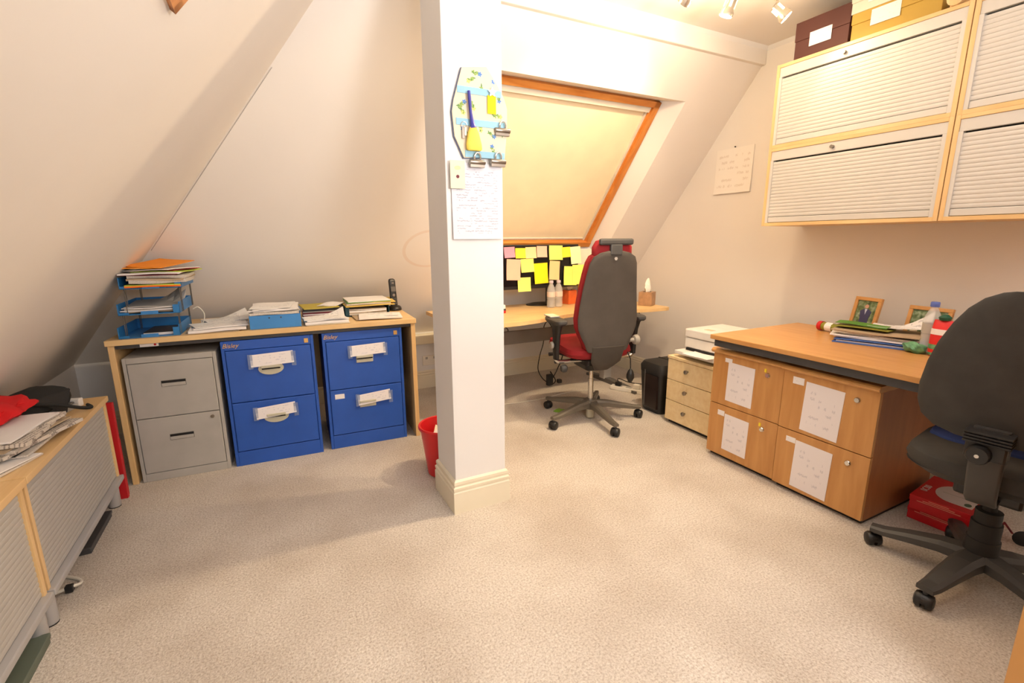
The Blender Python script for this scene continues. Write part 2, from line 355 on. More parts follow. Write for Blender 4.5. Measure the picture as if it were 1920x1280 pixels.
# ---- roof window 1: recess, pine frame, blackout blind
W1 = bpy.data.objects.new('window_1', None); C.objects.link(W1); W1['kind'] = 'structure'
tag(W1, 'roof window with pine frame and drawn cream blind above the corner desk')
FX0, FX1 = 1.17, 2.525; D = .15
fz0, fz1 = 1.225, 2.195
def fs(x, z, off=D): return (x, yslope(z)+off, z)
bm = B()
op = [bs(OX0, OZ0), bs(OX1, OZ0), bs(OX1, OZ1), bs(OX0, OZ1)]; fr = [fs(FX0, fz0), fs(FX1, fz0), fs(FX1, fz1), fs(FX0, fz1)]
for i in range(4):
    j = (i+1) % 4; quad([op[i], op[j], fr[j], fr[i]])
bmesh.ops.recalc_face_normals(bm, faces=bm.faces[:])
obj('reveal', bm, 'paint', W1)
nrm = Vector((0, -SL, -1)).normalized(); upv = Vector((0, -1/SL, 1)).normalized()
def fbar(name, xa, xb, za, zb, d0, d1, mat):
    """bar on the window plane between slope heights za..zb, from depth d0 to d1 towards the room"""
    def P(x, z, d): return Vector(fs(x, z))+nrm*d
    return obj(name, loft(B(), [[P(xa, za, d), P(xb, za, d), P(xb, zb, d), P(xa, zb, d)] for d in (d0, d1)]), mat, W1)
fw = .045
fbar('frame_bar', FX0, FX0+fw, fz0, fz1, -.03, .03, 'pine_s'); fbar('frame_bar', FX1-fw, FX1, fz0, fz1, -.03, .03, 'pine_s')
fbar('frame_bar', FX0, FX1, fz0, fz0+.036, -.03, .035, 'pine'); fbar('frame_bar', FX0, FX1, fz1-.03, fz1, -.03, .03, 'pine')
fbar('sash_bar', FX1-fw-.012, FX1-fw, fz0+.036, fz1-.03, -.03, .012, 'pine_s')
fbar('blind', FX0+fw, FX1-fw-.02, fz0+.05, fz1-.06, -.018, -.014, 'blind')
fbar('blind_side_rail', FX1-fw-.026, FX1-fw-.012, fz0+.036, fz1-.03, -.02, .002, 'blind_rail'); fbar('blind_side_rail', FX0+fw, FX0+fw+.014, fz0+.036, fz1-.03, -.02, .002, 'blind_rail')
fbar('blind_cassette', FX0+fw, FX1-fw-.012, fz1-.062, fz1-.03, -.02, .018, 'blind_rail'); fbar('blind_bottom_bar', FX0+fw, FX1-fw-.02, fz0+.040, fz0+.050, -.02, -.004, 'blind_rail')
fbar('pane', FX0+fw, FX1-fw, fz0+.02, fz1-.02, -.045, -.04, 'glass_dark')
# ---- roof window 2 on the left slope: only its lower pine corner reaches into the picture
W2 = bpy.data.objects.new('window_2', None); C.objects.link(W2); W2['kind'] = 'structure'; tag(W2, 'corner of a pine roof window high on the left slope')
n2 = Vector((SL, 0, -1)).normalized()
def wbar(name, ya, yb, za, zb, d0, d1, mat):
    P = lambda y, z, d: Vector((xslope(z), y, z))+n2*d
    return obj(name, loft(B(), [[P(ya, za, d), P(yb, za, d), P(yb, zb, d), P(ya, zb, d)] for d in (d0, d1)]), mat, W2)
wy0, wy1, wz0, wz1 = .55, 1.372, 1.762, 2.4
wbar('frame_bar', wy1-.03, wy1, wz0, wz1, -.01, .012, 'pine_s'); wbar('frame_bar', wy0, wy0+.03, wz0, wz1, -.01, .012, 'pine_s')
wbar('frame_bar', wy0, wy1, wz0, wz0+.022, -.01, .012, 'pine'); wbar('frame_bar', wy0, wy1, wz1-.022, wz1, -.01, .012, 'pine')
wbar('pane', wy0+.03, wy1-.03, wz0+.02, wz1-.02, -.005, .003, 'glass_dark')
# ---- door edge at the near right
d = thing('wooden_door', 'edge of a golden wooden door in the lower right corner', 'door', (*at_z(1881, 1279, .2).xy, 0), R(-15))
obj('leaf', bx(0, .76, -.04, 0, .01, 1.98, .003), 'door_wood', d); obj('handle', tube(B(), [(.70, -.04, 1.0), (.70, -.09, 1.0), (.60, -.09, 1.0)], .009), 'chrome', d)

# ------------------------------------------------------------------ tambour cupboards
def tambour(name, label, loc, rz, w, h, dep, body, slat, nslat, group, feet=None, key_top=True, head=.05):
    """cupboard with front on local y=0 facing -y, x 0..w, z 0..h"""
    t = thing(name, label, 'cupboard', loc, rz, group); e = .018
    z0 = feet or 0
    obj('side_panel', bx(0, e, .0, dep, z0, z0+h, .001), 'maple_v', t); obj('side_panel', bx(w-e, w, .0, dep, z0, z0+h, .001), 'maple_v', t)
    obj('top_panel', bx(e if not feet else -.004, w-e if not feet else w+.004, -.0 if not feet else -.012, dep, z0+h-e, z0+h+(.006 if feet else 0), .002), 'maple', t)
    obj('bottom_panel', bx(e, w-e, .0, dep, z0, z0+e), 'maple', t); obj('back_panel', bx(e, w-e, dep-.01, dep, z0+e, z0+h-e), 'maple_v', t)
    fm = slat
    a0, a1 = z0+e, z0+h-e
    if not feet:
        rail = obj('head_rail', bx(e, w-e, .004, .03, a1-head, a1, .002), fm, t)
        k = lathe(B(), [(.009, -.012), (.009, .004)], 14, (w*.42, 0, a1-head*.5), 'y'); obj('lock', k, 'nickel', rail)
        obj('guide_rail', bx(e, e+.016, .002, .03, a0, a1-head), fm, t); obj('guide_rail', bx(w-e-.016, w-e, .002, .03, a0, a1-head), fm, t)
        obj('shadow_gap', bx(e+.016, w-e-.016, .028, .034, a0, a1-head), 'gap', t)
        s0, s1 = a0+.034, a1-head-.008; xa, xb = e+.016, w-e-.016
        obj('handle_slat', bx(xa, xb, .006, .026, a0+.002, a0+.032, .003), fm, t)
    else:
        obj('shadow_gap', bx(e, w-e, .028, .034, a0, a1), 'gap', t)
        s0, s1 = a0+.002, a1; xa, xb = e, w-e
        obj('handle_rail', bx(-.002, w+.002, -.016, .012, z0-.004, z0+.02, .004), 'alu', t)
    p = (s1-s0)/nslat; pr = [(.0095, 0), (.026, 0), (.026, p*.985), (.0095, p*.985), (.0078, p*.85), (.007, p*.5), (.0078, p*.15)]
    first = None
    for i in range(nslat):
        if first is None: first = obj('slat', prism(B(), pr, xa, xb, 'x'), fm, t, loc=(0, 0, s0))
        else: shared('slat', first, t, (0, 0, s0+i*p))
    if feet:
        for x in (.035, w-.035):
            for y in (.03, dep-.05): 
                f = obj('foot', lathe(B(), [(.024, .004), (.026, .008), (.026, z0)], 18, (x, y, 0)), 'alu', t, smooth=True)
                obj('foot_pad', lathe(B(), [(.025, 0), (.025, .004)], 18, (x, y, 0)), 'black_plastic', f)
    return t
RW = -PI/2      # front faces -x : local x runs towards -y
XC = 2.72; CW = .868; Y0 = 1.962
ztop, zmid, zbot = 2.232, 1.782, 1.341
g = 'tambour wall cupboards on the right wall'
WH = 'maple wall cupboard with white roller slats, '
tambour('wall_cupboard', WH+'upper one nearest the calendar', (XC, Y0, zmid), RW, CW, ztop-zmid, .40, 'maple', 'slat_white', 17, g)
tambour('wall_cupboard', WH+'lower one nearest the calendar', (XC, Y0, zbot), RW, CW, zmid-zbot, .40, 'maple', 'slat_white', 17, g)
tambour('wall_cupboard', WH+'upper one cut by the right picture edge', (XC, Y0-CW-.004, zmid), RW, CW, ztop-zmid, .40, 'maple', 'slat_white', 17, g)
tambour('wall_cupboard', WH+'lower one cut by the right picture edge', (XC, Y0-CW-.004, zbot), RW, CW, zmid-zbot, .40, 'maple', 'slat_white', 17, g)
# low cupboards along the left knee wall: front faces +x
LXF = -.745; g = 'low tambour cupboards under the left slope'
tambour('low_cupboard', 'low maple cupboard with grey slats, far one beside the red folder', (LXF, 1.915, 0), PI/2, .89, .42, .40, 'maple', 'slat_grey', 20, g, feet=.125)
tambour('low_cupboard', 'low maple cupboard with grey slats, near one cut by the left picture edge', (LXF, 1.012, 0), PI/2, .89, .42, .40, 'maple', 'slat_grey', 20, g, feet=.125)
LZ = .551   # their top

# ------------------------------------------------------------------ desk surround with filing cabinets (turned by 2.8 degrees)
UO, UR = Vector((-.746, 2.985, 0)), -.048
def uw(x, y, z=0):   # local of the surround -> world
    return Vector((UO.x+x*math.cos(UR)-y*math.sin(UR), UO.y+x*math.sin(UR)+y*math.cos(UR), z))
UT = .786
t = thing('storage_desk', 'maple desk with side panels standing over the three filing cabinets', 'desk', UO, UR)
obj('side_panel', bx(0, .027, 0, .59, 0, UT-.028, .002), 'maple_v', t); obj('side_panel', bx(1.523, 1.55, 0, .59, 0, UT-.028, .002), 'maple_v', t)
obj('table_top', bx(-.006, 1.556, -.012, .60, UT-.028, UT, .002), 'maple', t)
ap = obj('apron', bx(.027, 1.523, .012, .03, UT-.05, UT-.028), 'dark_metal', t)
st = obj('sticker', bx(.13, .21, .0105, .012, UT-.047, UT-.03), 'paper', ap); obj('sticker_dot', lathe(B(), [(.006, -.0008), (.006, .001)], 12, (.195, .0105, UT-.038), 'y'), 'red_card', ap)
obj('back_panel', bx(.027, 1.523, .572, .588, .25, UT-.03), 'maple', t)

def cabinet_shell(t, w, h, d, mat, z0=0):
    obj('body', bx(0, w, .012, d, z0, h, .003), mat, t)
    e = .016
    for x0, x1, a, b in ((0, e, z0, h), (w-e, w, z0, h)): obj('frame_side', bx(x0, x1, 0, .014, a, b, .002), mat, t)
# grey cabinet
gl = UO+Vector((0, 0, 0)); p = uw(.045, .004)
t = thing('filing_cabinet', 'grey two-drawer steel filing cabinet with recessed handles', 'cabinet', p, UR-.006)
w_, h_ = .412, .686; cabinet_shell(t, w_, h_, .50, 'steel_grey')
obj('frame_top', bx(.016, w_-.016, 0, .014, h_-.03, h_, .002), 'steel_grey', t); obj('plinth', bx(.016, w_-.016, 0, .014, 0, .045, .002), 'steel_grey', t)
for i, (a, b) in enumerate(((.048, .352), (.356, .653))):
    dr = obj('drawer', bx(.0185, w_-.0185, -.002, .016, a, b, .003), 'steel_grey', t); hc = (a+b)/2+(.035 if i else .04)
    hd = obj('handle_recess', bx(w_/2-.055, w_/2+.055, -.0035, .002, hc-.02, hc+.014, .001), 'steel_grey_dark', dr); obj('handle_lip', bx(w_/2-.053, w_/2+.053, -.006, -.002, hc-.018, hc-.001, .001), 'steel_grey', dr)
    obj('handle_slot', bx(w_/2-.053, w_/2+.053, -.0045, -.002, hc+.001, hc+.012), 'gap', dr)
    if i == 0: obj('lock', lathe(B(), [(.010, -.004), (.010, .0)], 14, (w_-.055, -.002, b-.028), 'y'), 'nickel', dr)
# blue cabinets
def blue_cabinet(x, y, label, oval, top_note, low_note, extra):
    p = uw(x, y); t = thing('filing_cabinet', label, 'cabinet', p, UR, 'blue two-drawer filing cabinets')
    w, h = .468, .733; cabinet_shell(t, w, h, .53, 'blue_paint')
    obj('frame_top', bx(.016, w-.016, 0, .014, h-.052, h, .002), 'blue_paint', t); obj('plinth', bx(.016, w-.016, 0, .014, 0, .085, .002), 'blue_paint', t)
    text('badge', 'Bisley', .034, 'gold', t, (.045, -.0015, h-.026), (PI/2, 0, 0), .001, 'small gold script lettering', .35)
    obj('lock', bx(w-.05, w-.028, -.003, .0, h-.042, h-.016, .001), 'gold', t, 'small gilt lock plate')
    for i, (a, b) in enumerate(((.09, .376), (.381, .678))):
        dr = obj('drawer', bx(.0195, w-.0195, -.004, .016, a, b, .003), 'blue_paint', t); hc = b-.115 if i else b-.10
        if oval: hp = prism(B(), [(w/2+.065*math.cos(q), hc+.036*math.sin(q)) for q in [2*PI*k/24 for k in range(24)]], -.012, -.003, 'y')
        else: hp = bx(w/2-.05, w/2+.05, -.012, -.003, hc-.026, hc+.028, .004)
        hn = obj('handle', hp, 'handle_beige', dr, 'beige plastic handle plate', smooth=False)
        obj('handle_slot', bx(w/2-.047, w/2+.047, -.014, -.009, hc-.004, hc+.006), 'gap', dr)
        obj('handle_grip', bx(w/2-.05, w/2+.05, -.024, -.010, hc+.005, hc+.02, .003), 'handle_beige', dr)
        nx, nz, nw, nh, tl = (top_note if i else low_note)
        nt_ = obj('paper_strip', bx(-nw/2, nw/2, -.0012, 0, -nh/2, nh/2), 'strip_hand', dr, 'white handwritten paper strip taped over the handle', loc=(nx, -.0175, nz), rot=(R(-3), R(tl), 0))
        for sx in (-1, 1): obj('tape', bx(nx+sx*(nw/2)-.012, nx+sx*(nw/2)+.012, -.020, -.0185, nz-nh*.7, nz+nh*.5), 'tape', dr)
        if extra and i == 0: obj('sticker', bx(.045, .10, -.0052, -.0035, b-.055, b-.025), 'sticker', dr)
    return t
blue_cabinet(.483, .004, 'blue two-drawer filing cabinet with oval handles, next to the grey cabinet', True, (.245, .618, .22, .07, -2), (.235, .312, .21, .066, -4), False)
blue_cabinet(.998, .018, 'blue two-drawer filing cabinet with square handles, at the desk end by the bin', False, (.255, .617, .21, .066, -2), (.275, .308, .20, .066, -5), True)

# ---- letter trays
TR = uw(.065, .03, UT)
def paper_thing(name, label, cat, loc, rz, sheets, group=None):
    """sheets: (mat, w, d, h, dx, dy, rot, bend, curl)"""
    t = thing(name, label, cat, loc, rz, group); z = 0
    for i, (mt, w, d, h, dx, dy, ro, be, cu) in enumerate(sheets):
        obj('sheet', slab(B(), w, d, h, dx, dy, z, R(ro), be, i*7+len(label), curl=cu), mt, t); z += h+.0006
    return t, z
def tray(label, z, x, y, grp):
    t = thing('letter_tray', label, 'tray', (*uw(x, y).xy, UT+z), UR, grp); W, Dp, H = .262, .33, .058
    obj('base', bx(0, W, 0, Dp, 0, .004, .001), 'tray_blue', t)
    obj('side', bx(0, .004, 0, Dp, .004, H, .001), 'tray_blue', t); obj('side', bx(W-.004, W, 0, Dp, .004, H, .001), 'tray_blue', t); obj('back', bx(0, W, Dp-.004, Dp, .004, H, .001), 'tray_blue', t)
    obj('front_lip', bx(W*.36, W*.64, -.002, .003, 0, .018, .001), 'tray_blue2', t); obj('front_lip', bx(0, .045, 0, .004, 0, .014, .001), 'tray_blue', t); obj('front_lip', bx(W-.03, W, 0, .004, 0, .045, .001), 'tray_blue', t)
    return t
g = 'stacked blue letter trays'
TZ = (0, .118, .25)
TX = ((.048, .016), (.062, .016), (.085, .014))
names = ('bottom', 'middle', 'top')
for i in range(3):
    t = tray('blue plastic letter tray, %s one of the stack of three' % names[i], TZ[i], TX[i][0], TX[i][1], g)
    if i:
        for x in (.014, .248):
            for y in (.03, .30):
                obj('riser', tube(B(), [(x, y-.012, -(TZ[i]-TZ[i-1])+.005), (x, y-.012, 0), (x, y+.012, 0), (x, y+.012, -(TZ[i]-TZ[i-1])+.005)], .0022, 6), 'wire', t, 'thin wire riser')
tx = uw(.185, .2)
paper_thing('notebook', 'black notebook with white page edges in the bottom letter tray', 'notebook', (*uw(.225, .16).xy, UT+.005), UR, [('paper', .16, .22, .012, 0, 0, 0, 0, 0), ('black_plastic', .162, .222, .002, 0, 0, 0, 0, 0)])
paper_thing('paper_pile', 'grey and white papers in the middle letter tray', 'papers', (*uw(.19, .2).xy, UT+TZ[1]+.005), UR, [('buff_card', .22, .31, .008, 0, 0, 2, .004, 0), ('paper', .225, .31, .006, -.005, -.01, -3, .004, .03), ('paper_edges', .22, .3, .006, 0, 0, 1, .003, 0), ('paper', .225, .31, .004, .0, -.005, -2, .003, .04), ('paper_grey', .22, .31, .005, -.006, 0, 3, .006, .05)])
paper_thing('paper_pile', 'orange, green and white papers heaped in the top letter tray', 'papers', (*uw(.233, .175).xy, UT+TZ[2]+.005), UR, [('orange_card', .235, .32, .008, -.008, -.01, 1, .002, 0), ('lime_card', .235, .32, .005, -.006, -.008, 0, .002, 0), ('paper_edges', .24, .31, .018, .012, -.01, 2, .005, 0), ('buff_card', .24, .31, .010, .01, -.012, -1, .005, 0), ('paper_edges', .245, .31, .014, .012, -.01, 1, .007, 0), ('maroon_card', .25, .33, .004, -.016, -.012, -1, .003, 0), ('paper', .255, .33, .006, -.018, -.016, 2, .004, 0), ('lime_card', .22, .3, .004, .03, .03, -12, .004, 0), ('red_card', .2, .3, .003, .02, .06, -14, .003, 0), ('paper', .21, .30, .003, .02, -.005, -20, .006, 0)])
zz = UT+TZ[2]+.098
paper_thing('envelope', 'orange envelope lying flat under the tilted one on the tray stack', 'envelope', (*uw(.15, .155).xy, zz), UR+R(2), [('orange_env', .17, .25, .004, 0, 0, 0, .003, 0)])
o, _ = paper_thing('envelope', 'orange envelope tilted on top of the letter tray stack', 'envelope', (*uw(.235, .17).xy, zz+.018), UR+R(-22), [('orange_env', .20, .27, .002, 0, 0, 0, .004, 0)]); o.rotation_euler = (R(6), R(4), UR+R(-26))
# loose cable behind the trays
tag(obj('cable', tube(B(), [uw(.335, .30, UT+.10), uw(.36, .30, UT+.11), uw(.385, .3, UT+.07), uw(.375, .29, UT+.02), uw(.34, .3, UT+.006)], .003, 6, 6), 'cable_white'), 'thin pale cable looping beside the letter trays', 'cable')
# papers
paper_thing('paper_pile', 'loose white papers between the letter trays and the blue box file', 'papers', (*uw(.475, .11).xy, UT+.001), UR+R(4), [('buff_card', .25, .2, .003, -.02, -.01, -4, .001, 0), ('paper', .27, .21, .012, 0, 0, 0, .003, 0), ('paper', .26, .2, .005, .01, .02, 5, .004, 0), ('print_top', .22, .2, .002, -.02, .05, 14, .004, 0)])
paper_thing('paper_pile', 'printed sheets lying behind the loose white papers', 'papers', (*uw(.478, .34).xy, UT+.001), UR+R(8), [('paper', .24, .21, .014, 0, 0, 0, .003, 0), ('print_top', .25, .2, .004, .02, 0, 12, .008, .03)])
# blue box file with papers
t = thing('box_file', 'bright blue cardboard box file heaped with white papers', 'box file', uw(.635, .015, UT+.001), UR)
bw, bd, bh = .262, .34, .075
obj('front', bx(0, bw, 0, .004, 0, bh, .001), 'tray_blue2', t); obj('back', bx(0, bw, bd-.004, bd, 0, bh, .001), 'tray_blue2', t); obj('side', bx(0, .004, .004, bd-.004, 0, bh, .001), 'tray_blue2', t); obj('side', bx(bw-.004, bw, .004, bd-.004, 0, bh, .001), 'tray_blue2', t); obj('base', bx(.004, bw-.004, .004, bd-.004, 0, .003), 'tray_blue2', t)
for x in (.10, .16): obj('rivet', lathe(B(), [(.004, -.002), (.004, 0)], 10, (x, 0, bh-.015), 'y'), 'dark_metal', t)
obj('fill', bx(.008, bw-.008, .008, bd-.008, .003, bh-.004), 'paper_edges', t)
paper_thing('paper_pile', 'white papers heaped on the blue box file', 'papers', (*uw(.765, .18).xy, UT+bh+.001), UR, [('paper_edges', .25, .33, .014, 0, 0, 0, .003, 0), ('paper_grey', .24, .32, .004, .005, .0, 3, .003, 0), ('paper', .25, .32, .006, -.004, -.005, -2, .004, 0), ('paper', .235, .31, .004, .0, -.01, 3, .005, 0), ('print_top', .21, .29, .002, -.01, .0, -5, .004, 0)])
paper_thing('paper_pile', 'white sheets in front of the folder stack beside the blue box file', 'papers', (*uw(1.032, .10).xy, UT+.001), UR+R(3), [('paper_cream', .24, .2, .004, .01, 0, -3, .001, 0), ('paper', .24, .2, .014, 0, 0, 0, .002, 0), ('paper', .235, .19, .006, .0, .005, 5, .004, 0), ('print_top', .23, .19, .002, -.004, .0, -4, .004, .03)])
paper_thing('paper_pile', 'spread white letters at the desk end in front of the phone', 'papers', (*uw(1.36, .135).xy, UT+.001), UR+R(-6), [('buff_card', .22, .18, .004, -.05, .02, 8, .002, 0), ('paper', .26, .19, .008, 0, 0, 0, .003, 0), ('print_top', .2, .12, .005, .02, .03, -8, .002, 0)])
paper_thing('folder_stack', 'stack of dark folders under an olive folder behind the box file', 'folders', (*uw(1.03, .385).xy, UT+.001), UR, [('paper_grey', .24, .27, .012, 0, 0, 0, 0, 0), ('maroon_card', .24, .27, .012, 0, 0, 1, 0, 0), ('paper', .235, .26, .006, 0, 0, 0, 0, 0), ('maroon_card', .235, .26, .010, 0, 0, -1, 0, 0), ('paper_grey', .235, .26, .006, 0, 0, 0, 0, 0), ('black_plastic', .235, .26, .014, 0, 0, 0, 0, 0), ('olive_card', .21, .26, .005, -.02, -.02, 6, .002, 0), ('paper', .12, .18, .003, .06, .0, -25, .004, 0)])
t = thing('letter_tray', 'dark teal letter tray of papers at the desk end beside the phone', 'tray', uw(1.16, .25, UT+.001), UR)
obj('base', bx(0, .28, 0, .3, 0, .004), 'teal_dark', t); obj('side', bx(0, .03, 0, .3, .004, .06, .003), 'teal_dark', t); obj('side', bx(.275, .28, 0, .3, .004, .06), 'teal_dark', t); obj('back', bx(.03, .275, .296, .3, .004, .06), 'teal_dark', t)
paper_thing('paper_pile', 'crumpled papers inside the dark teal letter tray', 'papers', (*uw(1.303, .395).xy, UT+.006), UR, [('paper_edges', .235, .28, .014, 0, -.01, 0, .004, 0), ('buff_card', .235, .28, .004, 0, -.01, 1, .005, 0), ('paper', .235, .28, .010, 0, -.01, 0, .004, 0), ('paper_edges', .235, .28, .008, 0, -.01, 0, .003, 0)])
paper_thing('folder_stack', 'manila folders and green-edged papers on the dark teal letter tray', 'folders', (*uw(1.315, .385).xy, UT+.064), UR, [('manila', .31, .31, .005, .0, 0, 2, .002, 0), ('paper_edges', .28, .28, .010, .0, .01, -1, .003, 0), ('manila', .29, .28, .004, .03, .01, -3, .002, 0), ('green_card', .28, .28, .004, .0, .01, 0, .001, 0), ('paper', .27, .27, .006, 0, .015, 2, .001, 0)])
# cordless phone
t = thing('cordless_phone', 'black cordless phone standing in its charging cradle', 'phone', uw(1.508, .43, UT+.001), UR+R(12))
obj('cradle', lathe(B(), [(.048, 0), (.05, .006), (.046, .02), (.036, .03), (.028, .032)], 22), 'black_plastic', t, smooth=True)
pr = [(.0, .024, .012), (.02, .025, .013), (.08, .024, .012), (.14, .023, .0115), (.185, .0235, .012), (.198, .020, .010), (.203, .012, .006)]
hs = obj('handset', loft(B(), [[(x, y+.004+z*.12, z+.015) for x, y in rrect(2*a, 2*b, min(a, b)*.7, 3)] for z, a, b in pr]), 'black_plastic', t, smooth=True)
fy = lambda z: -.0125+.004+z*.12
obj('screen', loft(B(), [[(x, fy(z)-.002+e_, z+.015) for x, z in ((-.016, .115), (.016, .115), (.016, .15), (-.016, .15))] for e_ in (0, .004)]), 'steel_grey_dark', hs)
obj('navigation_key', lathe(B(), [(.010, -.004), (.010, .002)], 16, (0, fy(.09), .105), 'y'), 'chrome', hs)
obj('earpiece', bx(-.008, .008, fy(.175)-.002, fy(.175)+.003, .185, .192), 'chrome', hs)
for r_ in range(4):
    for c_ in range(3): obj('key', bx(-.016+c_*.012, -.008+c_*.012, fy(.03+.012*r_)-.0015, fy(.03+.012*r_)+.002, .045+.012*r_-.003, .045+.012*r_+.003), 'steel_grey_dark', hs)

# ------------------------------------------------------------------ things on / by the low cupboards
LXC = -.745
def ltop(px, py): return at_z(px, py, LZ)
p = Vector((-.915, 2.23, LZ+.001))
paper_thing('newspaper', 'single folded newspaper lying below the pile on the low cupboard', 'newspaper', (-.90, 1.99, LZ+.001), R(72), [('news', .30, .22, .006, 0, 0, 0, .002, 0), ('paper', .29, .21, .004, .0, 0, -4, .002, 0)])
paper_thing('newspaper_pile', 'untidy pile of newspapers and magazines on the low cupboard', 'newspapers', (-.89, 2.215, LZ+.012), R(80), [('paper_edges', .34, .25, .008, .02, 0, 6, .002, 0), ('black_plastic', .3, .22, .004, 0, 0, 2, .002, 0), ('news', .36, .25, .012, .01, -.01, -8, .003, 0), ('paper_edges', .34, .25, .01, 0, .01, 4, .003, 0), ('buff_card', .33, .25, .004, -.01, 0, -4, .003, 0), ('news', .35, .26, .012, 0, 0, 10, .004, 0), ('news', .33, .24, .008, -.02, .01, -6, .005, 0), ('paper', .3, .23, .006, -.02, 0, 3, .004, 0)])
def lump(name, label, cat, mat, loc, r, seed, amp=.25, sub=3, rz=0):
    bm = B(); bmesh.ops.create_icosphere(bm, subdivisions=sub, radius=1); rnd = random.Random(seed)
    ks = [(Vector((rnd.uniform(-1, 1), rnd.uniform(-1, 1), rnd.uniform(-1, 1)))*4.5, rnd.random()*6, rnd.uniform(.3, 1)) for _ in range(12)]
    for v in bm.verts:
        f = 1+amp*sum(a*math.sin(k.dot(v.co)*1.4+ph) for k, ph, a in ks)/4
        v.co = Vector((v.co.x*r[0]*f, v.co.y*r[1]*f, max(-.9, v.co.z)*r[2]*f+r[2]*.9))
    return tag(obj(name, bm, mat, smooth=True, loc=loc, rot=(0, 0, rz)), label, cat)
lump('red_scarf', 'crumpled red cloth on the newspaper pile', 'cloth', 'red_cloth', (-.915, 2.335, LZ+.083), (.07, .11, .034), 11, .5)
# black bag: sagging soft bag with a pointed flap and strap
t = thing('black_bag', 'soft black bag with a pointed flap behind the newspapers', 'bag', (-.915, 2.60, LZ+.001), R(66)); t.scale = (.86, .86, .9)
secs = []
for x, hw, zt_, zb in ((-.21, .02, .05, .02), (-.17, .06, .10, .0), (-.08, .085, .135, 0), (.02, .085, .14, 0), (.1, .07, .12, .0), (.15, .04, .10, .03), (.17, .015, .085, .06)):
    secs.append([(x, hw*math.cos(a)*(1 if math.sin(a) > 0 else 1.1), (zt_+zb)/2+(zt_-zb)/2*math.sin(a)) for a in [2*PI*k/16 for k in range(16)]])
obj('body', loft(B(), secs), 'black_cloth', t, smooth=True)
obj('flap', loft(B(), [[(-.10, -.088, .10), (.10, -.085, .10), (.02, -.12, .012), (.005, -.122, .008)], [(-.10, -.082, .105), (.10, -.078, .105), (.02, -.113, .016), (.005, -.115, .012)]]), 'black_matte', t)
obj('strap', tube(B(), [(-.15, -.03, .10), (-.05, -.12, .07), (.05, -.16, .02), (.10, -.17, .006), (.14, -.12, .006)], .008, 8, 6), 'black_cloth', t)
t = thing('stapler', 'small grey and white gadget at the back of the low cupboard', 'gadget', (-.835, 2.62, LZ+.001), R(75))
obj('body', bx(-.07, .05, -.022, .022, 0, .022, .004), 'steel_grey', t); obj('cover', bx(-.06, .04, -.016, .016, .022, .03, .003), 'steel_grey_dark', t); obj('end_cap', bx(.05, .08, -.026, .026, 0, .036, .004), 'printer_white', t)
# folders between cupboard and desk
t = thing('red_folder', 'tall red folder standing between the low cupboard and the desk', 'folder', (-.74, 2.835, 0), R(0)); t.rotation_euler = (R(-2), 0, R(-4))
obj('cover', bx(-.29, .0, 0, .003, .0, .50, .001), 'red_card', t); obj('cover', bx(-.29, .0, .021, .024, .0, .50, .001), 'red_card', t); obj('spine', bx(-.002, .003, 0, .024, .0, .50, .001), 'red_card', t); obj('pages', bx(-.28, -.006, .004, .020, .004, .49), 'paper_edges', t)
t = thing('black_folder', 'black folder with pale edge leaning on the desk side panel', 'folder', (-.755, 2.90, 0), R(0)); t.rotation_euler = (R(-2), 0, R(-3))
obj('cover', bx(-.28, 0, 0, .003, 0, .40, .001), 'black_plastic', t); obj('cover', bx(-.28, 0, .015, .018, 0, .40, .001), 'black_plastic', t); obj('pages', bx(-.27, .002, .004, .014, .003, .38), 'paper_edges', t)
t = thing('red_wallet', 'short translucent red wallet tucked behind the red folder', 'folder', (-.745, 2.875, 0)); t.rotation_euler = (R(-2), 0, R(-3))
obj('cover', bx(-.22, .004, 0, .003, 0, .31, .001), 'maroon_card', t); obj('cover', bx(-.22, .004, .008, .011, 0, .30, .001), 'red_card', t)
# flat things stored under the cupboards
for lab, x0, x1, y0, y1, h, mt in (('flat dark board lying under the far low cupboard', -1.05, -.765, 2.36, 2.67, .03, 'dark_metal'), ('flat grey green box lying under the near low cupboard', -1.05, -.742, 1.2, 1.845, .035, 'grey_green')):
    t = thing('flat_box', lab, 'box', ((x0+x1)/2, y0, 0)); hw = (x1-x0)/2
    obj('tray', bx(-hw, hw, 0, y1-y0, .0, h*.6, .002), mt, t); obj('lid', bx(-hw-.003, hw+.003, -.003, y1-y0+.003, h*.6, h, .002), mt, t)
t = thing('cable_loop', 'pale cable end poking from under the low cupboard', 'cable', (-.765, 2.15, 0))
obj('cord', tube(B(), [(-.1, .1, .006), (-.02, .05, .006), (.018, .01, .006), (.02, -.02, .012), (0, -.04, .02), (-.1, -.06, .006)], .006, 8, 6), 'cable_white', t, smooth=True); obj('plug', bx(-.012, .012, -.052, -.03, .004, .03, .003), 'black_plastic', t)

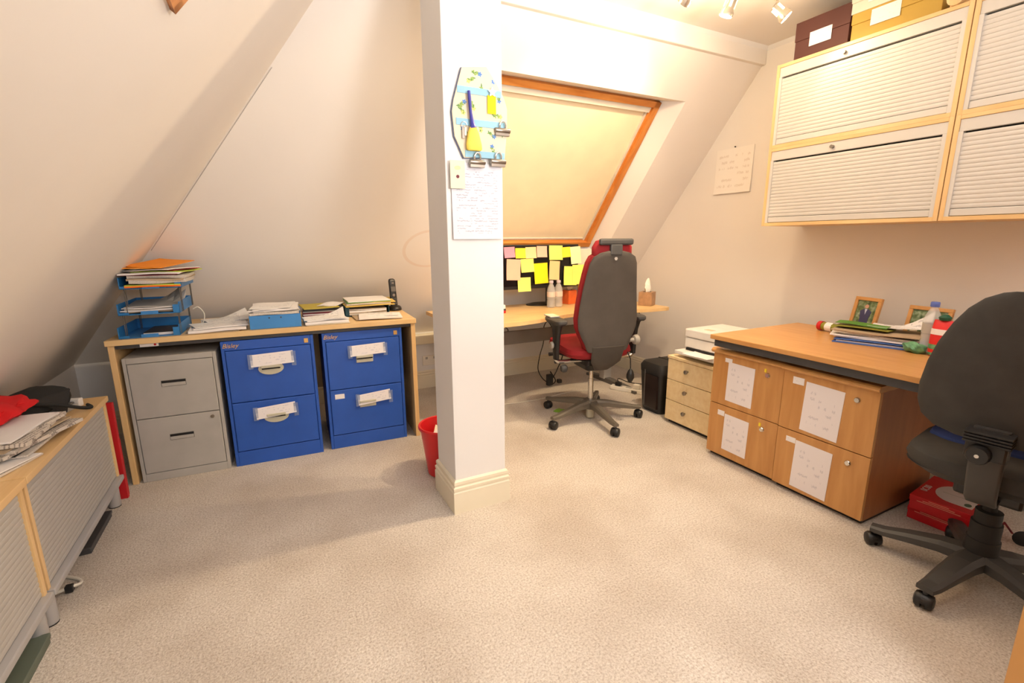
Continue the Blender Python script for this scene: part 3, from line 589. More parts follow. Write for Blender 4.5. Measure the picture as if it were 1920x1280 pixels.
# ------------------------------------------------------------------ corner desk under the roof window
DZ = .722
front = [(1.085, 2.80), (1.30, 2.79), (1.50, 2.80), (1.66, 2.83), (1.80, 2.875), (1.95, 2.925), (2.10, 2.95), (2.25, 2.945), (2.40, 2.915), (2.55, 2.875), (2.70, 2.845), (2.86, 2.835), (2.905, 2.85), (2.915, 2.89)]
poly = front + [(2.915, 3.60), (1.085, 3.60)]
t = thing('corner_desk', 'maple desk with a wavy front edge under the roof window', 'desk', (2.0, 3.2, 0))
lp = [(x-2.0, y-3.2) for x, y in poly]
obj('table_top', prism(B(), lp, DZ-.026, DZ), 'maple', t)
obj('cable_tray', bx(-.80, .72, .12, .15, .445, .55, .002), 'tray_steel', t, 'grey steel beam under the top'); 
for x in (-.72, .66):
    lg = obj('leg', bx(x-.04, x+.04, .10, .17, .03, DZ-.026, .004), 'steel_grey', t); obj('foot', loft(B(), [[(x-.03, y, 0), (x+.03, y, 0), (x+.03, y, h), (x-.03, y, h)] for y, h in ((-.30, .022), (.05, .04), (.2, .04), (.38, .022))]), 'steel_grey_dark', t)
    obj('bracket', bx(x-.03, x+.03, -.25, .35, DZ-.055, DZ-.026, .002), 'steel_grey_dark', t)
# hanging cables below the desk
def cable(label, pts, r=.004, mat='cable_black'):
    return tag(obj('cable', tube(B(), pts, r, 6, 6), mat), label, 'cable')
cable('black cable sagging under the corner desk next to the column', [(1.55, 3.35, .62), (1.68, 3.35, .56), (1.60, 3.38, .44), (1.40, 3.42, .36), (1.25, 3.45, .33)])
t = thing('hanging_cables', 'tangle of black cables hanging from the desk with a plug', 'cables', (2.05, 3.36, 0))
obj('cord', tube(B(), [(0, 0, .60), (-.03, 0, .55), (-.02, .02, .42), (-.05, .03, .30), (-.06, .04, .18), (-.01, .05, .09), (.05, .05, .04)], .004, 6, 6), 'cable_black', t, smooth=True)
obj('cord', tube(B(), [(.0, -.01, .60), (.04, -.01, .54), (.03, 0, .40), (.06, 0, .36), (.10, 0, .44), (.11, 0, .55), (.08, 0, .60)], .004, 6, 6), 'cable_black', t, smooth=True)
obj('cord', tube(B(), [(.14, 0, .45), (.17, .01, .30), (.14, .03, .18), (.09, .05, .07), (.05, .06, .02), (.10, .07, .012), (.13, .06, .05), (.07, .05, .14)], .005, 6, 6), 'cable_black', t, smooth=True)
obj('adapter', bx(.03, .09, .03, .06, .02, .12, .006), 'black_plastic', t); obj('plug', bx(.15, .19, .04, .08, .02, .055, .008), 'black_plastic', t)
# monitor with sticky notes
t = thing('monitor', 'wide black monitor covered in sticky notes on the corner desk', 'monitor', (2.06, 3.47, DZ), R(0))
mw0, mw1, mz0, mz1 = 1.585-2.06, 2.345-2.06, .157, .505; my = 3.35-3.47
obj('housing', bx(mw0, mw1, my, my+.03, mz0, mz1, .004), 'black_plastic', t); scr = obj('screen', bx(mw0+.014, mw1-.014, my-.002, my+.002, mz0+.026, mz1-.014), 'screen_black', t)
obj('neck', bx(.0, .05, my+.03, my+.06, .015, .30, .004), 'black_plastic', t); obj('base', loft(B(), [[(.01+.135*s_*math.cos(a), .03+.09*s_*math.sin(a), z) for a in [2*PI*k/28 for k in range(28)]] for s_, z in ((1, 0), (1, .008), (.7, .016), (.35, .02))]), 'black_plastic', t, smooth=True)
obj('logo_mark', bx(mw0+.03, mw0+.06, my-.002, my+.001, mz0+.008, mz0+.012), 'chrome', t)
# notes: crop pixel boxes on the screen plane (x0,y0,x1,y1 in the photograph)
NOTES = [('pink', 945, 463, 965, 483), ('yellow', 966, 465, 985, 484), ('peach', 985, 463, 1005, 484), ('salmon', 1006, 461, 1025, 482), ('lemon', 1029, 460, 1054, 487), ('yellow', 1053, 463, 1069, 482), ('cream', 1069, 462, 1088, 494), ('salmon', 949, 486, 975, 525), ('lemon', 976, 485, 1000, 510), ('strong', 1001, 493, 1026, 531), ('peach', 1029, 489, 1048, 524), ('lemon', 970, 520, 994, 546), ('lemon', 1056, 499, 1080, 534), ('lemon', 1072, 496, 1096, 532)]
rn = random.Random(3)
for i, (c, a0, b0, a1, b1) in enumerate(NOTES):
    q0, q1 = at_y(a0, (b0+b1)/2, 3.347), at_y(a1, (b0+b1)/2, 3.347); z1_, z0_ = at_y((a0+a1)/2, b0, 3.347).z, at_y((a0+a1)/2, b1, 3.347).z
    w_, h_ = q1.x-q0.x, z1_-z0_
    bm = B(); secs = []
    for k in range(5):
        f = k/4; secs.append([(-w_/2, -.001-.010*f*f-.0008, h_/2-f*h_), (w_/2, -.001-.010*f*f-.0008, h_/2-f*h_), (w_/2, -.001-.010*f*f, h_/2-f*h_), (-w_/2, -.001-.010*f*f, h_/2-f*h_)])
    obj('sticky_note', loft(bm, secs), 'note_'+c, t, c.replace('strong', 'bright yellow')+' sticky note', loc=((q0.x+q1.x)/2-2.06, my-.002-.0009*i*.6, (z0_+z1_)/2-DZ), rot=(0, R(rn.uniform(-4, 4)), 0))
# pale papers propped to the right of the monitor
t = thing('paper_holder', 'pale sheets propped upright right of the monitor behind the red chair', 'papers', (2.465, 3.41, DZ))
obj('sheet', bx(-.085, .085, -.0, .003, .20, .46), 'paper_cream', t); obj('sheet', bx(-.07, .10, .008, .011, .012, .34), 'buff_card', t); obj('stand', bx(-.09, .11, .013, .019, .012, .40), 'clear_plastic', t); obj('foot', bx(-.09, .11, -.03, .05, 0, .012, .002), 'clear_plastic', t)
obj('sticky_note', bx(-.075, .0, -.004, -.001, .06, .16), 'note_yellow', t)
# water bottles
def bottle(name, label, loc, h=.21, r=.03, cap='cap_lilac', group=None, lab='bottle_label', liquid=True):
    t = thing(name, label, 'bottle', loc, 0, group); s = h/.21
    k = r/.03
    obj('body', lathe(B(), [(r*.8, 0), (r, .006*s), (r, .05*s), (r*.94, .06*s), (r, .07*s), (r, .135*s), (r*.82, .16*s), (r*.5, .182*s), (r*.42, .187*s), (r*.42, .195*s)], 22), 'clear_plastic', t, smooth=True)
    obj('paper_band', lathe(B(), [(r*1.02, .085*s), (r*1.02, .125*s)], 22, cap=False), lab, t, smooth=True)
    obj('cap', lathe(B(), [(r*.5, .193*s), (r*.52, .196*s), (r*.52, .21*s), (r*.46, .213*s)], 18), cap, t, smooth=True)
    return t
g = 'small water bottles on the corner desk'
bottle('water_bottle', 'small clear water bottle on the corner desk nearer the monitor stand', (2.053, 3.305, DZ+.001), .215, .034, group=g)
bottle('water_bottle', 'small clear water bottle on the corner desk nearer the orange tissue box', (2.126, 3.308, DZ+.001), .215, .034, group=g)
def tissue_box(label, loc, w, h, mat, rz, seed):
    t = thing('tissue_box', label, 'tissue box', loc, rz)
    obj('carton', bx(-w/2, w/2, -w/2, w/2, 0, h, .002), mat, t)
    obj('opening', lathe(B(), [(w*.3, h), (w*.3, h+.001)], 20), 'gap', t)
    rnd = random.Random(seed); secs = []
    for z, r_ in ((0, .030), (.03, .04), (.06, .036), (.09, .024), (.11, .008)):
        secs.append([(r_*(1+.35*math.sin(3*a+z*40+seed))*math.cos(a)+z*.12, .6*r_*(1+.3*math.cos(4*a+z*30))*math.sin(a), h+.001+z) for a in [2*PI*k/20 for k in range(20)]])
    obj('tissue', loft(B(), secs), 'tissue', t, smooth=True); return t
tissue_box('orange tissue box with a white tissue behind the red chair', (2.315, 3.44, DZ+.001), .10, .118, 'tissue_orange', R(12), 1)
tissue_box('brown tissue box with a white tissue at the right desk end', (2.83, 3.03, DZ+.001), .112, .112, 'tissue_brown', R(30), 4)
t = thing('black_case', 'flat black case with a lid on the corner desk behind the red chair', 'case', (2.45, 3.29, DZ+.001), R(5))
obj('base', bx(-.1, .1, -.05, .05, 0, .03, .003), 'cola', t); obj('lid', bx(-.09, .1, -.045, .05, .031, .05, .003), 'black_plastic', t); obj('card', bx(-.06, .08, -.03, .04, .0505, .054), 'paper_grey', t); obj('clasp', bx(-.01, .01, -.054, -.05, .02, .04), 'gold', t)
t = thing('correction_fluid', 'tiny red and white bottle on the desk beside the column', 'bottle', (1.575, 3.22, DZ+.001))
obj('body', lathe(B(), [(.018, 0), (.02, .003), (.02, .02)], 16), 'red_card', t, smooth=True); obj('band', lathe(B(), [(.0205, .02), (.0205, .034)], 16), 'dark_metal', t); obj('cap', lathe(B(), [(.019, .034), (.016, .06), (.010, .063)], 16), 'printer_white', t, smooth=True)

# ------------------------------------------------------------------ chairs
def oval_sec(z, hw, yc, th, n=20, e=2.6):
    out = []
    for k in range(n):
        a = 2*PI*k/n; c, s_ = math.cos(a), math.sin(a)
        out.append((hw*math.copysign(abs(c)**(2/e), c), yc+th*math.copysign(abs(s_)**(2/e), s_), z))
    return out
def star_base(t, angs, rad, mat, hub_r, hub_z, cast_r, thick, cast_mat='black_plastic'):
    obj('base_hub', lathe(B(), [(hub_r*.9, hub_z-.035), (hub_r, hub_z-.02), (hub_r, hub_z+.015), (hub_r*.75, hub_z+.03)], 20), mat, t, smooth=True)
    L0 = None; zc = cast_r*2+.012
    for a in angs:
        if L0 is None:
            secs = []
            for f, hw, hh, z in ((.10, thick*1.25, .025, hub_z), (.35, thick*1.1, .021, hub_z-.002), (.65, thick*.95, .017, hub_z-.018), (.9, thick*.8, .013, zc+.012), (1.04, thick*.7, .011, zc+.010)):
                secs.append([(f*rad, y*hw, z+zz*hh) for y, zz in ((-1, -1), (1, -1), (1, .4), (.6, 1), (-.6, 1), (-1, .4))])
            L0 = obj('base_leg', loft(B(), secs), mat, t, rot=(0, 0, a)); 
        else:
            o = shared('base_leg', L0, t); o.rotation_euler = (0, 0, a)
    C0 = None
    for i, a in enumerate(angs):
        x, y = rad*math.cos(a), rad*math.sin(a); ro = a+[.3, 2.2, .9, 1.7, 2.9][i]
        if C0 is None:
            c = obj('caster', prism(B(), [(cast_r*math.cos(q)*.96, cast_r+cast_r*math.sin(q)*.96) for q in [PI*k/10-.15 for k in range(11)]], -.008, .008, 'y'), cast_mat, t, loc=(x, y, 0), rot=(0, 0, ro)); C0 = c
            tube_ = obj('stem', lathe(B(), [(.008, cast_r), (.008, zc+.006)], 10), 'dark_metal', c)
            w1 = obj('wheel', lathe(B(), [(cast_r*.45, -.029), (cast_r*.85, -.025), (cast_r, -.017), (cast_r, -.006)], 20, (0, 0, cast_r), 'y'), cast_mat, c, smooth=True); w2 = obj('wheel', lathe(B(), [(cast_r, .006), (cast_r, .017), (cast_r*.85, .025), (cast_r*.45, .029)], 20, (0, 0, cast_r), 'y'), cast_mat, c, smooth=True)
        else:
            c = shared('caster', C0, t, (x, y, 0)); c.rotation_euler = (0, 0, ro)
            for nm, sr in (('stem', tube_), ('wheel', w1), ('wheel', w2)): shared(nm, sr, c)
# --- high-backed red chair
H = R(9); RC = Vector((1.985, 2.645, 0))
t = thing('office_chair', 'high-backed red office chair with grey shell and headrest', 'chair', RC, -H)
angs = [R(x)+H for x in (189.6, 261.6, 333.6, 45.6, 117.6)]
star_base(t, angs, .352, 'base_grey', .055, .115, .03, .024)
obj('gas_lift', lathe(B(), [(.024, .008), (.028, .014), (.028, .09)], 18), 'handle_beige', t, smooth=True); obj('piston', lathe(B(), [(.019, .14), (.019, .30), (.015, .301), (.015, .40)], 16), 'chrome', t, smooth=True)
obj('mechanism', loft(B(), [[(x*s_, .02+y*s_*1.2, z) for x, y in rrect(.2, .24, .03)] for s_, z in ((.45, .365), (.8, .385), (1, .425), (1, .46))]), 'black_plastic', t)
secs = [[(x, y+.05, z) for x, y in rrect(w_, d_, .10, 6)] for z, w_, d_ in ((.475, .36, .38), (.49, .44, .45), (.52, .475, .485), (.55, .46, .48), (.567, .40, .43), (.571, .25, .3))]
for i, s_ in enumerate(secs): secs[i] = [(x, y, z+(.03*max(0, (y-.05)/.25)**2 if i > 2 else 0)-.02*max(0, (y-.2)/.1)*(i > 2)) for x, y, z in s_]
obj('seat', loft(B(), secs), 'red_fabric', t, smooth=True)
obj('seat_pan', loft(B(), [[(x, y+.04, z) for x, y in rrect(w_, d_, .08, 5)] for z, w_, d_ in ((.455, .26, .28), (.477, .37, .40))]), 'black_plastic', t, smooth=True)
prof = [(.545, .140), (.56, .152), (.60, .166), (.65, .192), (.70, .212), (.76, .217), (.85, .208), (.95, .195), (1.05, .180), (1.12, .167), (1.16, .148), (1.185, .105), (1.197, .05)]
by = lambda z: -.215-.03*math.sin((z-.55)/.65*PI)*(-1)-.09*(z-.55)
obj('back_shell', loft(B(), [oval_sec(z, hw, by(z), .018 if hw > .08 else .012) for z, hw in prof]), 'shell_grey', t, 'dark grey plastic back shell', smooth=True)
obj('backrest', loft(B(), [oval_sec(z+.005, hw*1.015, by(z)+.055, .045 if hw > .14 else .03, e=3) for z, hw in prof]), 'red_fabric', t, smooth=True)
obj('back_bracket', loft(B(), [oval_sec(z, hw, y, .02) for z, hw, y in ((.40, .05, -.14), (.43, .075, -.17), (.47, .11, -.20), (.54, .118, -.222), (.58, .118, -.232))]), 'shell_grey', t, smooth=True)
em = obj('emblem', lathe(B(), [(.012, -.003), (.012, .0)], 6, (0, by(1.15)-.017, 1.15), 'y'), 'chrome', t, 'small silver emblem')
obj('headrest', loft(B(), [oval_sec(z, hw, -.225, th, e=2.2) for z, hw, th in ((1.12, .07, .02), (1.135, .115, .034), (1.175, .14, .045), (1.22, .14, .045), (1.258, .115, .036), (1.27, .07, .02))]), 'red_fabric', t, smooth=True)
bkt = B(); box(bkt, -.118, .118, -.292, -.262, 1.232, 1.272, .012); box(bkt, -.042, .042, -.29, -.264, 1.17, 1.24, .008)
obj('headrest_bracket', bkt, 'chair_plastic', t)
for s_ in (-1, 1):
    AY = -.07; AX = s_*.295
    a = obj('armrest', loft(B(), [[(AX+x*w_, y*d_+dy+AY, z) for x, y in rrect(1, 1, .35, 4)] for z, w_, d_, dy in ((.475, .028, .06, .02), (.57, .036, .07, .02), (.65, .04, .08, .015), (.705, .05, .11, .01), (.722, .07, .16, .02))]), 'black_plastic', t, smooth=True)
    obj('arm_pad', loft(B(), [[(AX+x*w_, .03+AY+y*d_, z) for x, y in rrect(1, 1, .3, 5)] for z, w_, d_ in ((.72, .07, .22), (.733, .088, .25), (.748, .088, .25), (.756, .07, .23))]), 'chair_plastic', a, smooth=True)
    obj('arm_bar', tube(B(), [(AX, .02+AY, .51), (AX, .02+AY, .47), (AX-s_*.015, .02+AY, .456), (AX-s_*.05, .02+AY, .453), (s_*.1, .02+AY, .453)], .013, 10), 'chrome', a, smooth=True)
    obj('adjust_knob', lathe(B(), [(.020, 0), (.024, .006), (.024, .016), (.016, .022)], 16, (AX-.042, .02+AY, .575), 'x'), 'knob_grey', a, smooth=True)
obj('back_knob', lathe(B(), [(.012, -.05), (.014, -.02), (.03, -.015), (.034, .0), (.034, .012), (.026, .02)], 18, (.222, -.2, .605), 'x'), 'knob_grey', t, smooth=True)
pb = obj('pump_bulb', lathe(B(), [(.006, .40), (.018, .385), (.026, .36), (.026, .335), (.012, .305), (.006, .30)], 14, (.20, -.19, 0)), 'black_plastic', t, smooth=True); obj('pump_cord', tube(B(), [(.20, -.19, .40), (.195, -.19, .47), (.17, -.18, .53)], .004), 'cable_black', pb)
for z, x1, y1 in ((.495, -.30, .06), (.46, -.29, -.02)):
    l = obj('lever', tube(B(), [(-.14, y1, .455), (-.22, y1, z-.01), (x1, y1, z-.01)], [.008, .01, .014], 10), 'black_plastic', t)
obj('lever_knob', lathe(B(), [(.02, -.02), (.028, -.008), (.028, .012), (.018, .022)], 14, (-.25, -.08, .415), 'x'), 'chair_plastic', t, smooth=True)
# phone lying on the left arm pad
p_ = RC.to_2d(); ca, sa = math.cos(-H), math.sin(-H)
lx, ly = -.295, .03
t2 = thing('mobile_phone', 'pale mobile phone lying on the left armrest of the red chair', 'phone', (RC.x+lx*ca-ly*sa, RC.y+lx*sa+ly*ca, .757), -H)
obj('case', bx(-.035, .035, -.06, .06, 0, .008, .003), 'paper_grey', t2); obj('screen', bx(-.031, .031, -.055, .055, .008, .009), 'note_cream', t2)

# --- dark chair at the right desk
H2 = R(82); RC2 = Vector((2.245, .595, 0))
t = thing('office_chair', 'dark grey office chair with rounded back, cut by the right picture edge', 'chair', RC2, -H2)
angs = [R(x)+H2 for x in (175, 104, 247, 319, 31)]
star_base(t, angs, .312, 'chair_plastic', .05, .115, .028, .036, 'black_plastic')
obj('gas_lift', lathe(B(), [(.05, .125), (.048, .19), (.044, .192), (.044, .255), (.038, .257), (.038, .30), (.02, .302), (.02, .40)], 20), 'black_matte', t, smooth=True)
obj('mechanism', bx(-.09, .09, -.12, .12, .375, .425, .012), 'black_plastic', t)
obj('seat_pan', loft(B(), [[(x, y+.03, z) for x, y in rrect(w_, d_, .12, 6)] for z, w_, d_ in ((.415, .30, .30), (.43, .40, .40), (.462, .475, .46))]), 'chair_plastic', t, smooth=True)
obj('seat', loft(B(), [[(x, y+.03, z) for x, y in rrect(w_, d_, .13, 6)] for z, w_, d_ in ((.461, .47, .46), (.485, .485, .47), (.51, .47, .46), (.522, .38, .38))]), 'charcoal_fabric', t, smooth=True)
obj('seat_pad', loft(B(), [[(x, y+.12, z) for x, y in rrect(w_, d_, .1, 6)] for z, w_, d_ in ((.516, .44, .26), (.53, .43, .25), (.536, .36, .18))]), 'navy_fabric', t, 'dark blue seat pad', smooth=True)
prof2 = [(.625, .10), (.64, .155), (.67, .19), (.72, .205), (.78, .205), (.86, .192), (.93, .172), (1.0, .142), (1.05, .112), (1.085, .078), (1.105, .04), (1.11, .015)]
by2 = lambda z: -.235-.10*(z-.62)+.05*((z-.62)/.5-.4)**2
def curved(z, hw, yo, th):
    return [(x, y+.35*x*x*1.0, zz) for x, y, zz in oval_sec(z, hw, by2(z)+yo, th, 24, 2.8)]
obj('back_shell', loft(B(), [curved(z, hw, 0, .022 if hw > .06 else .012) for z, hw in prof2]), 'charcoal_fabric', t, smooth=True)
obj('backrest', loft(B(), [curved(z-.012, hw*.95, .04, .03 if hw > .06 else .015) for z, hw in prof2]), 'navy_fabric', t, smooth=True)
obj('back_bar', loft(B(), [[(x, y+yy, zz) for x, y in rrect(w_, .03, .008, 3)] for zz, yy, w_ in ((.395, -.13, .07), (.40, -.20, .075), (.43, -.235, .078), (.52, -.255, .082), (.60, -.262, .085), (.68, -.268, .085))]), 'chair_plastic', t, smooth=True)
rib = obj('height_clamp', bx(-.05, .05, -.315, -.262, .585, .645, .008), 'black_plastic', t)
for k in range(4): obj('rib', bx(-.056, .056, -.325, -.26, .638+k*.010, .645+k*.010, .002), 'black_matte', rib)
obj('height_knob', lathe(B(), [(.026, -.345), (.03, -.335), (.03, -.312)], 18, (-.012, 0, .605), 'y'), 'black_plastic', t, smooth=True); obj('knob_screw', lathe(B(), [(.006, -.348), (.006, -.344)], 10, (-.012, 0, .605), 'y'), 'chrome', t)
obj('lever', tube(B(), [(.06, -.03, .41), (.16, -.05, .41), (.28, -.07, .405)], [.010, .016, .014], 10), 'black_plastic', t, smooth=True)

# ------------------------------------------------------------------ right side: desk, pedestals, drawers, printer
DX0, DX1, DZ2 = 2.195, 2.985, .742
t = thing('beech_desk', 'beech desk on a dark steel frame along the right wall', 'desk', (2.6, 1.0, 0))
obj('table_top', bx(DX0-2.6, DX1-2.6, -.85, .83, DZ2-.026, DZ2, .003), 'beech', t)
obj('frame_rail', bx(DX0-2.6+.02, DX0-2.6+.05, -.83, .815, DZ2-.066, DZ2-.026, .002), 'dark_metal', t); obj('frame_rail', bx(DX1-2.6-.05, DX1-2.6-.02, -.83, .815, DZ2-.066, DZ2-.026, .002), 'dark_metal', t)
for y in (-.82, .775):
    obj('frame_end', bx(DX0-2.6+.05, DX1-2.6-.05, y, y+.035, DZ2-.066, DZ2-.026, .002), 'dark_metal', t)
    obj('leg', bx(DX1-2.6-.05, DX1-2.6-.01, y, y+.035, 0, DZ2-.066, .002), 'dark_metal', t)
obj('leg', bx(DX0-2.6+.02, DX0-2.6+.05, -.82, -.785, 0, DZ2-.066, .002), 'dark_metal', t)
g = 'beech filing pedestals under the right desk'
def pedestal(label, x, y, notes, tabs):
    w, h = .428, .632
    t = thing('filing_pedestal', label, 'pedestal', (x, y, 0), RW, g)
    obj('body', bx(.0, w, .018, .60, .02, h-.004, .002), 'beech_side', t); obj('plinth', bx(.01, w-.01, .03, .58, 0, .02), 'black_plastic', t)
    pr = [(-.022, h+.004), (-.014, h-.003), (.6, h-.003), (.6, h+.024), (-.008, h+.024), (-.018, h+.018), (-.024, h+.011)]
    obj('top', prism(B(), pr, -.002, w+.002, 'x'), 'beech', t)
    for i, (a, b) in enumerate(((.024, .327), (.331, h-.006))):
        dr = obj('drawer', bx(.001, w-.001, 0, .018, a, b, .0015), 'beech_v', t)
        lk = obj('lock', lathe(B(), [(.010, -.010), (.013, -.006), (.013, .001)], 16, (w-.10 if x > 2.268 else w-.085, 0, b-.055), 'y'), 'chrome', dr)
        nx, nz, nw, nh, ro = notes[i]
        obj('note_sheet', bx(-nw/2, nw/2, -.0016, 0, -nh/2, nh/2), 'note_hand', dr, 'white handwritten sheet stuck on the drawer', loc=(nx, -.0005, nz), rot=(0, R(ro), 0))
        a0, b0, a1, b1 = tabs[i]; obj('sticker', bx(a0, a1, -.0012, 0, b0, b1), 'sticker', dr)
    return t
pA = pedestal('beech two-drawer pedestal beside the pale drawer unit', 2.268, 1.853, [(.185, .175, .155, .215, 1), (.185, .475, .165, .225, 1)], [(.06, .265, .105, .295), (.08, .585, .125, .608)])
pB = pedestal('beech two-drawer pedestal nearest the dark chair', 2.258, 1.420, [(.185, .165, .175, .245, 1.5), (.20, .470, .175, .245, 2)], [(.05, .268, .098, .295), (.05, .57, .105, .605)])
for pp, zc in ((pA, .327-.055+.022), (pA, .626-.055+.022)):
    obj('key_tag', bx(.428-.105, .428-.095, -.004, 0, zc-.008, zc+.01), 'note_yellow', pp, 'small yellow tag above the lock')
t = thing('drawer_unit', 'pale birch three-drawer unit under the white printer', 'drawers', (2.415, 2.345, 0), RW)
w, h = .42, .485
obj('body', bx(0, w, .018, .45, .03, h-.02, .002), 'birch', t); obj('plinth', bx(.01, w-.01, .03, .43, 0, .03), 'black_plastic', t); obj('top', bx(-.004, w+.004, -.004, .455, h-.02, h, .003), 'birch', t)
for i in range(3):
    a = .028+i*.146; dr = obj('drawer', bx(.001, w-.001, 0, .018, a, a+.142, .0015), 'birch', t); obj('knob', lathe(B(), [(.006, .0), (.006, -.012), (.014, -.016), (.014, -.024), (.010, -.027)], 14, (w*.42, 0, a+.085), 'y'), 'nickel', dr, smooth=True)
t = thing('printer', 'white desktop printer on the birch drawer unit', 'printer', (2.47, 2.28, .486), RW)
obj('base', bx(.0, .38, .02, .36, .0, .05, .006), 'printer_white', t); obj('paper_tray', bx(-.02, .36, -.05, .12, .02, .045, .004), 'printer_white', t); obj('tray_slot', bx(.02, .34, .012, .03, .046, .062), 'gap', t)
obj('body', bx(-.0, .38, .02, .37, .062, .13, .006), 'printer_white', t); obj('scanner_lid', bx(-.002, .382, .015, .375, .134, .19, .008), 'printer_white', t); obj('side_strip', bx(.1, .36, .018, .03, .05, .060), 'blue_card', t)
obj('sheet', slab(B(), .2, .22, .002, .2, -.0, .046, 0, .003, 2), 'paper', t); obj('control_panel', bx(.24, .34, .06, .10, .19, .1915), 'steel_grey', t); obj('control_mark', bx(.10, .16, .08, .12, .19, .1912), 'salmon' if 'salmon' in MATS else 'note_salmon', t)
# shredder
t = thing('shredder', 'black paper shredder bin on the floor beside the birch drawers', 'shredder', (2.45, 2.672, 0), RW-R(2))
obj('bin', loft(B(), [[(x+.125, y+.16, z) for x, y in rrect(w_, d_, .04, 5)] for z, w_, d_ in ((.0, .20, .27), (.02, .215, .29), (.30, .24, .32))]), 'black_plastic', t, smooth=True)
hd = obj('cutter_head', loft(B(), [[(x+.125, y+.16, z) for x, y in rrect(w_, d_, .045, 5)] for z, w_, d_ in ((.30, .245, .325), (.345, .25, .33), (.375, .22, .30), (.385, .12, .2))]), 'black_matte', t, smooth=True)
obj('slot', bx(.04, .21, .15, .165, .3835, .387), 'gap', hd); obj('front_panel', loft(B(), [[(.09+.0, -.003, .04), (.21, -.003, .04), (.215, -.003, .29), (.08, -.003, .29)], [(.09, .02, .04), (.21, .02, .04), (.215, .02, .29), (.08, .02, .29)]]), 'cola', t); obj('trim_edge', bx(.072, .084, -.004, .02, .04, .32, .002), 'steel_grey_dark', t)
t = thing('yellow_folder', 'mustard card folder leaning between shredder and birch drawers', 'folder', (2.47, 2.353, 0), RW)
obj('cover', loft(B(), [[(-.05, 0, 0), (-.046, 0, 0), (-.005, 0, .17), (-.009, 0, .17)], [(-.05, .26, 0), (-.046, .26, 0), (-.005, .26, .17), (-.009, .26, .17)]]), 'olive_card', t); obj('sheets', loft(B(), [[(-.044, .01, 0), (-.04, .01, 0), (-.001, .01, .165), (-.005, .01, .165)], [(-.044, .25, 0), (-.04, .25, 0), (-.001, .25, .165), (-.005, .25, .165)]]), 'paper_cream', t)
# power strip, cables, scraps on the floor below the corner desk
t = thing('power_strip', 'white power strip on the carpet behind the red chair', 'power strip', (2.66, 2.95, 0), R(-62))
obj('body', bx(-.20, .20, -.03, .03, 0, .035, .006), 'plug_white', t)
for k in range(4): obj('socket', bx(-.15+k*.085, -.10+k*.085, -.018, .018, .035, .0362), 'steel_grey', t)
pg = obj('plug', bx(-.16, -.11, -.02, .02, .0363, .07, .006), 'black_plastic', t); obj('plug_cord', tube(B(), [(-.135, 0, .06), (-.16, .06, .08), (-.10, .16, .03), (.0, .25, .006), (.15, .28, .006)], .004, 6, 6), 'cable_black', pg); obj('plug', bx(.0, .05, -.022, .022, .0363, .075, .006), 'plug_white', t)
cable('thin white cable curving over the carpet under the desk', [(1.2, 3.3, .004), (1.5, 3.2, .004), (1.85, 3.16, .004), (2.2, 3.2, .004), (2.5, 3.12, .004)], .003, 'cable_white')
tag(obj('green_scrap', slab(B(), .08, .05, .002, 0, 0, .001, .4, .004, 3), 'green_bit', loc=at_z(1048, 770, 0)), 'small green paper scrap on the carpet by the chair caster', 'paper')
t = thing('wall_socket', 'white double socket on the low back wall', 'socket', (1.20, YB-.002, .20)); obj('plate', bx(-.07, .07, -.01, 0, 0, .085, .003), 'plug_white', t)
for x in (-.035, .035): obj('rocker', bx(x-.01, x+.01, -.014, -.008, .055, .075, .001), 'steel_grey', t)
cable('black cable tangle on the carpet behind the red bin', [(.86, 2.95, .006), (.95, 3.0, .02), (1.02, 2.93, .05), (.95, 2.86, .03), (.88, 2.80, .006), (.85, 2.70, .006), (.86, 2.62, .02), (.84, 2.55, .006)])
t = thing('orange_box', 'small orange box on the carpet behind the red bin', 'box', (.955, 2.69, 0), R(15)); obj('carton', bx(-.05, .05, -.04, .04, 0, .10, .002), 'orange_bit', t); obj('lid', bx(-.052, .052, -.042, .042, .10, .125, .002), 'manila', t)
# red waste bin
t = thing('waste_bin', 'red round plastic waste bin behind the column', 'bin', (.785, 2.365, 0))
obj('body', lathe(B(), [(.088, 0), (.095, .004), (.128, .262), (.138, .265), (.140, .275), (.136, .282), (.126, .280), (.122, .262), (.09, .012), (.0001, .012)], 36, cap=False), 'red_plastic', t, smooth=True)
obj('base', lathe(B(), [(.088, 0), (.088, .003)], 36), 'red_plastic', t)
paper_thing('waste_paper', 'crumpled white paper inside the red bin', 'paper', (.785, 2.365, .19), R(30), [('paper', .14, .12, .01, 0, 0, 0, .03, 0), ('paper_cream', .12, .13, .006, .01, 0, 30, .03, 0)])

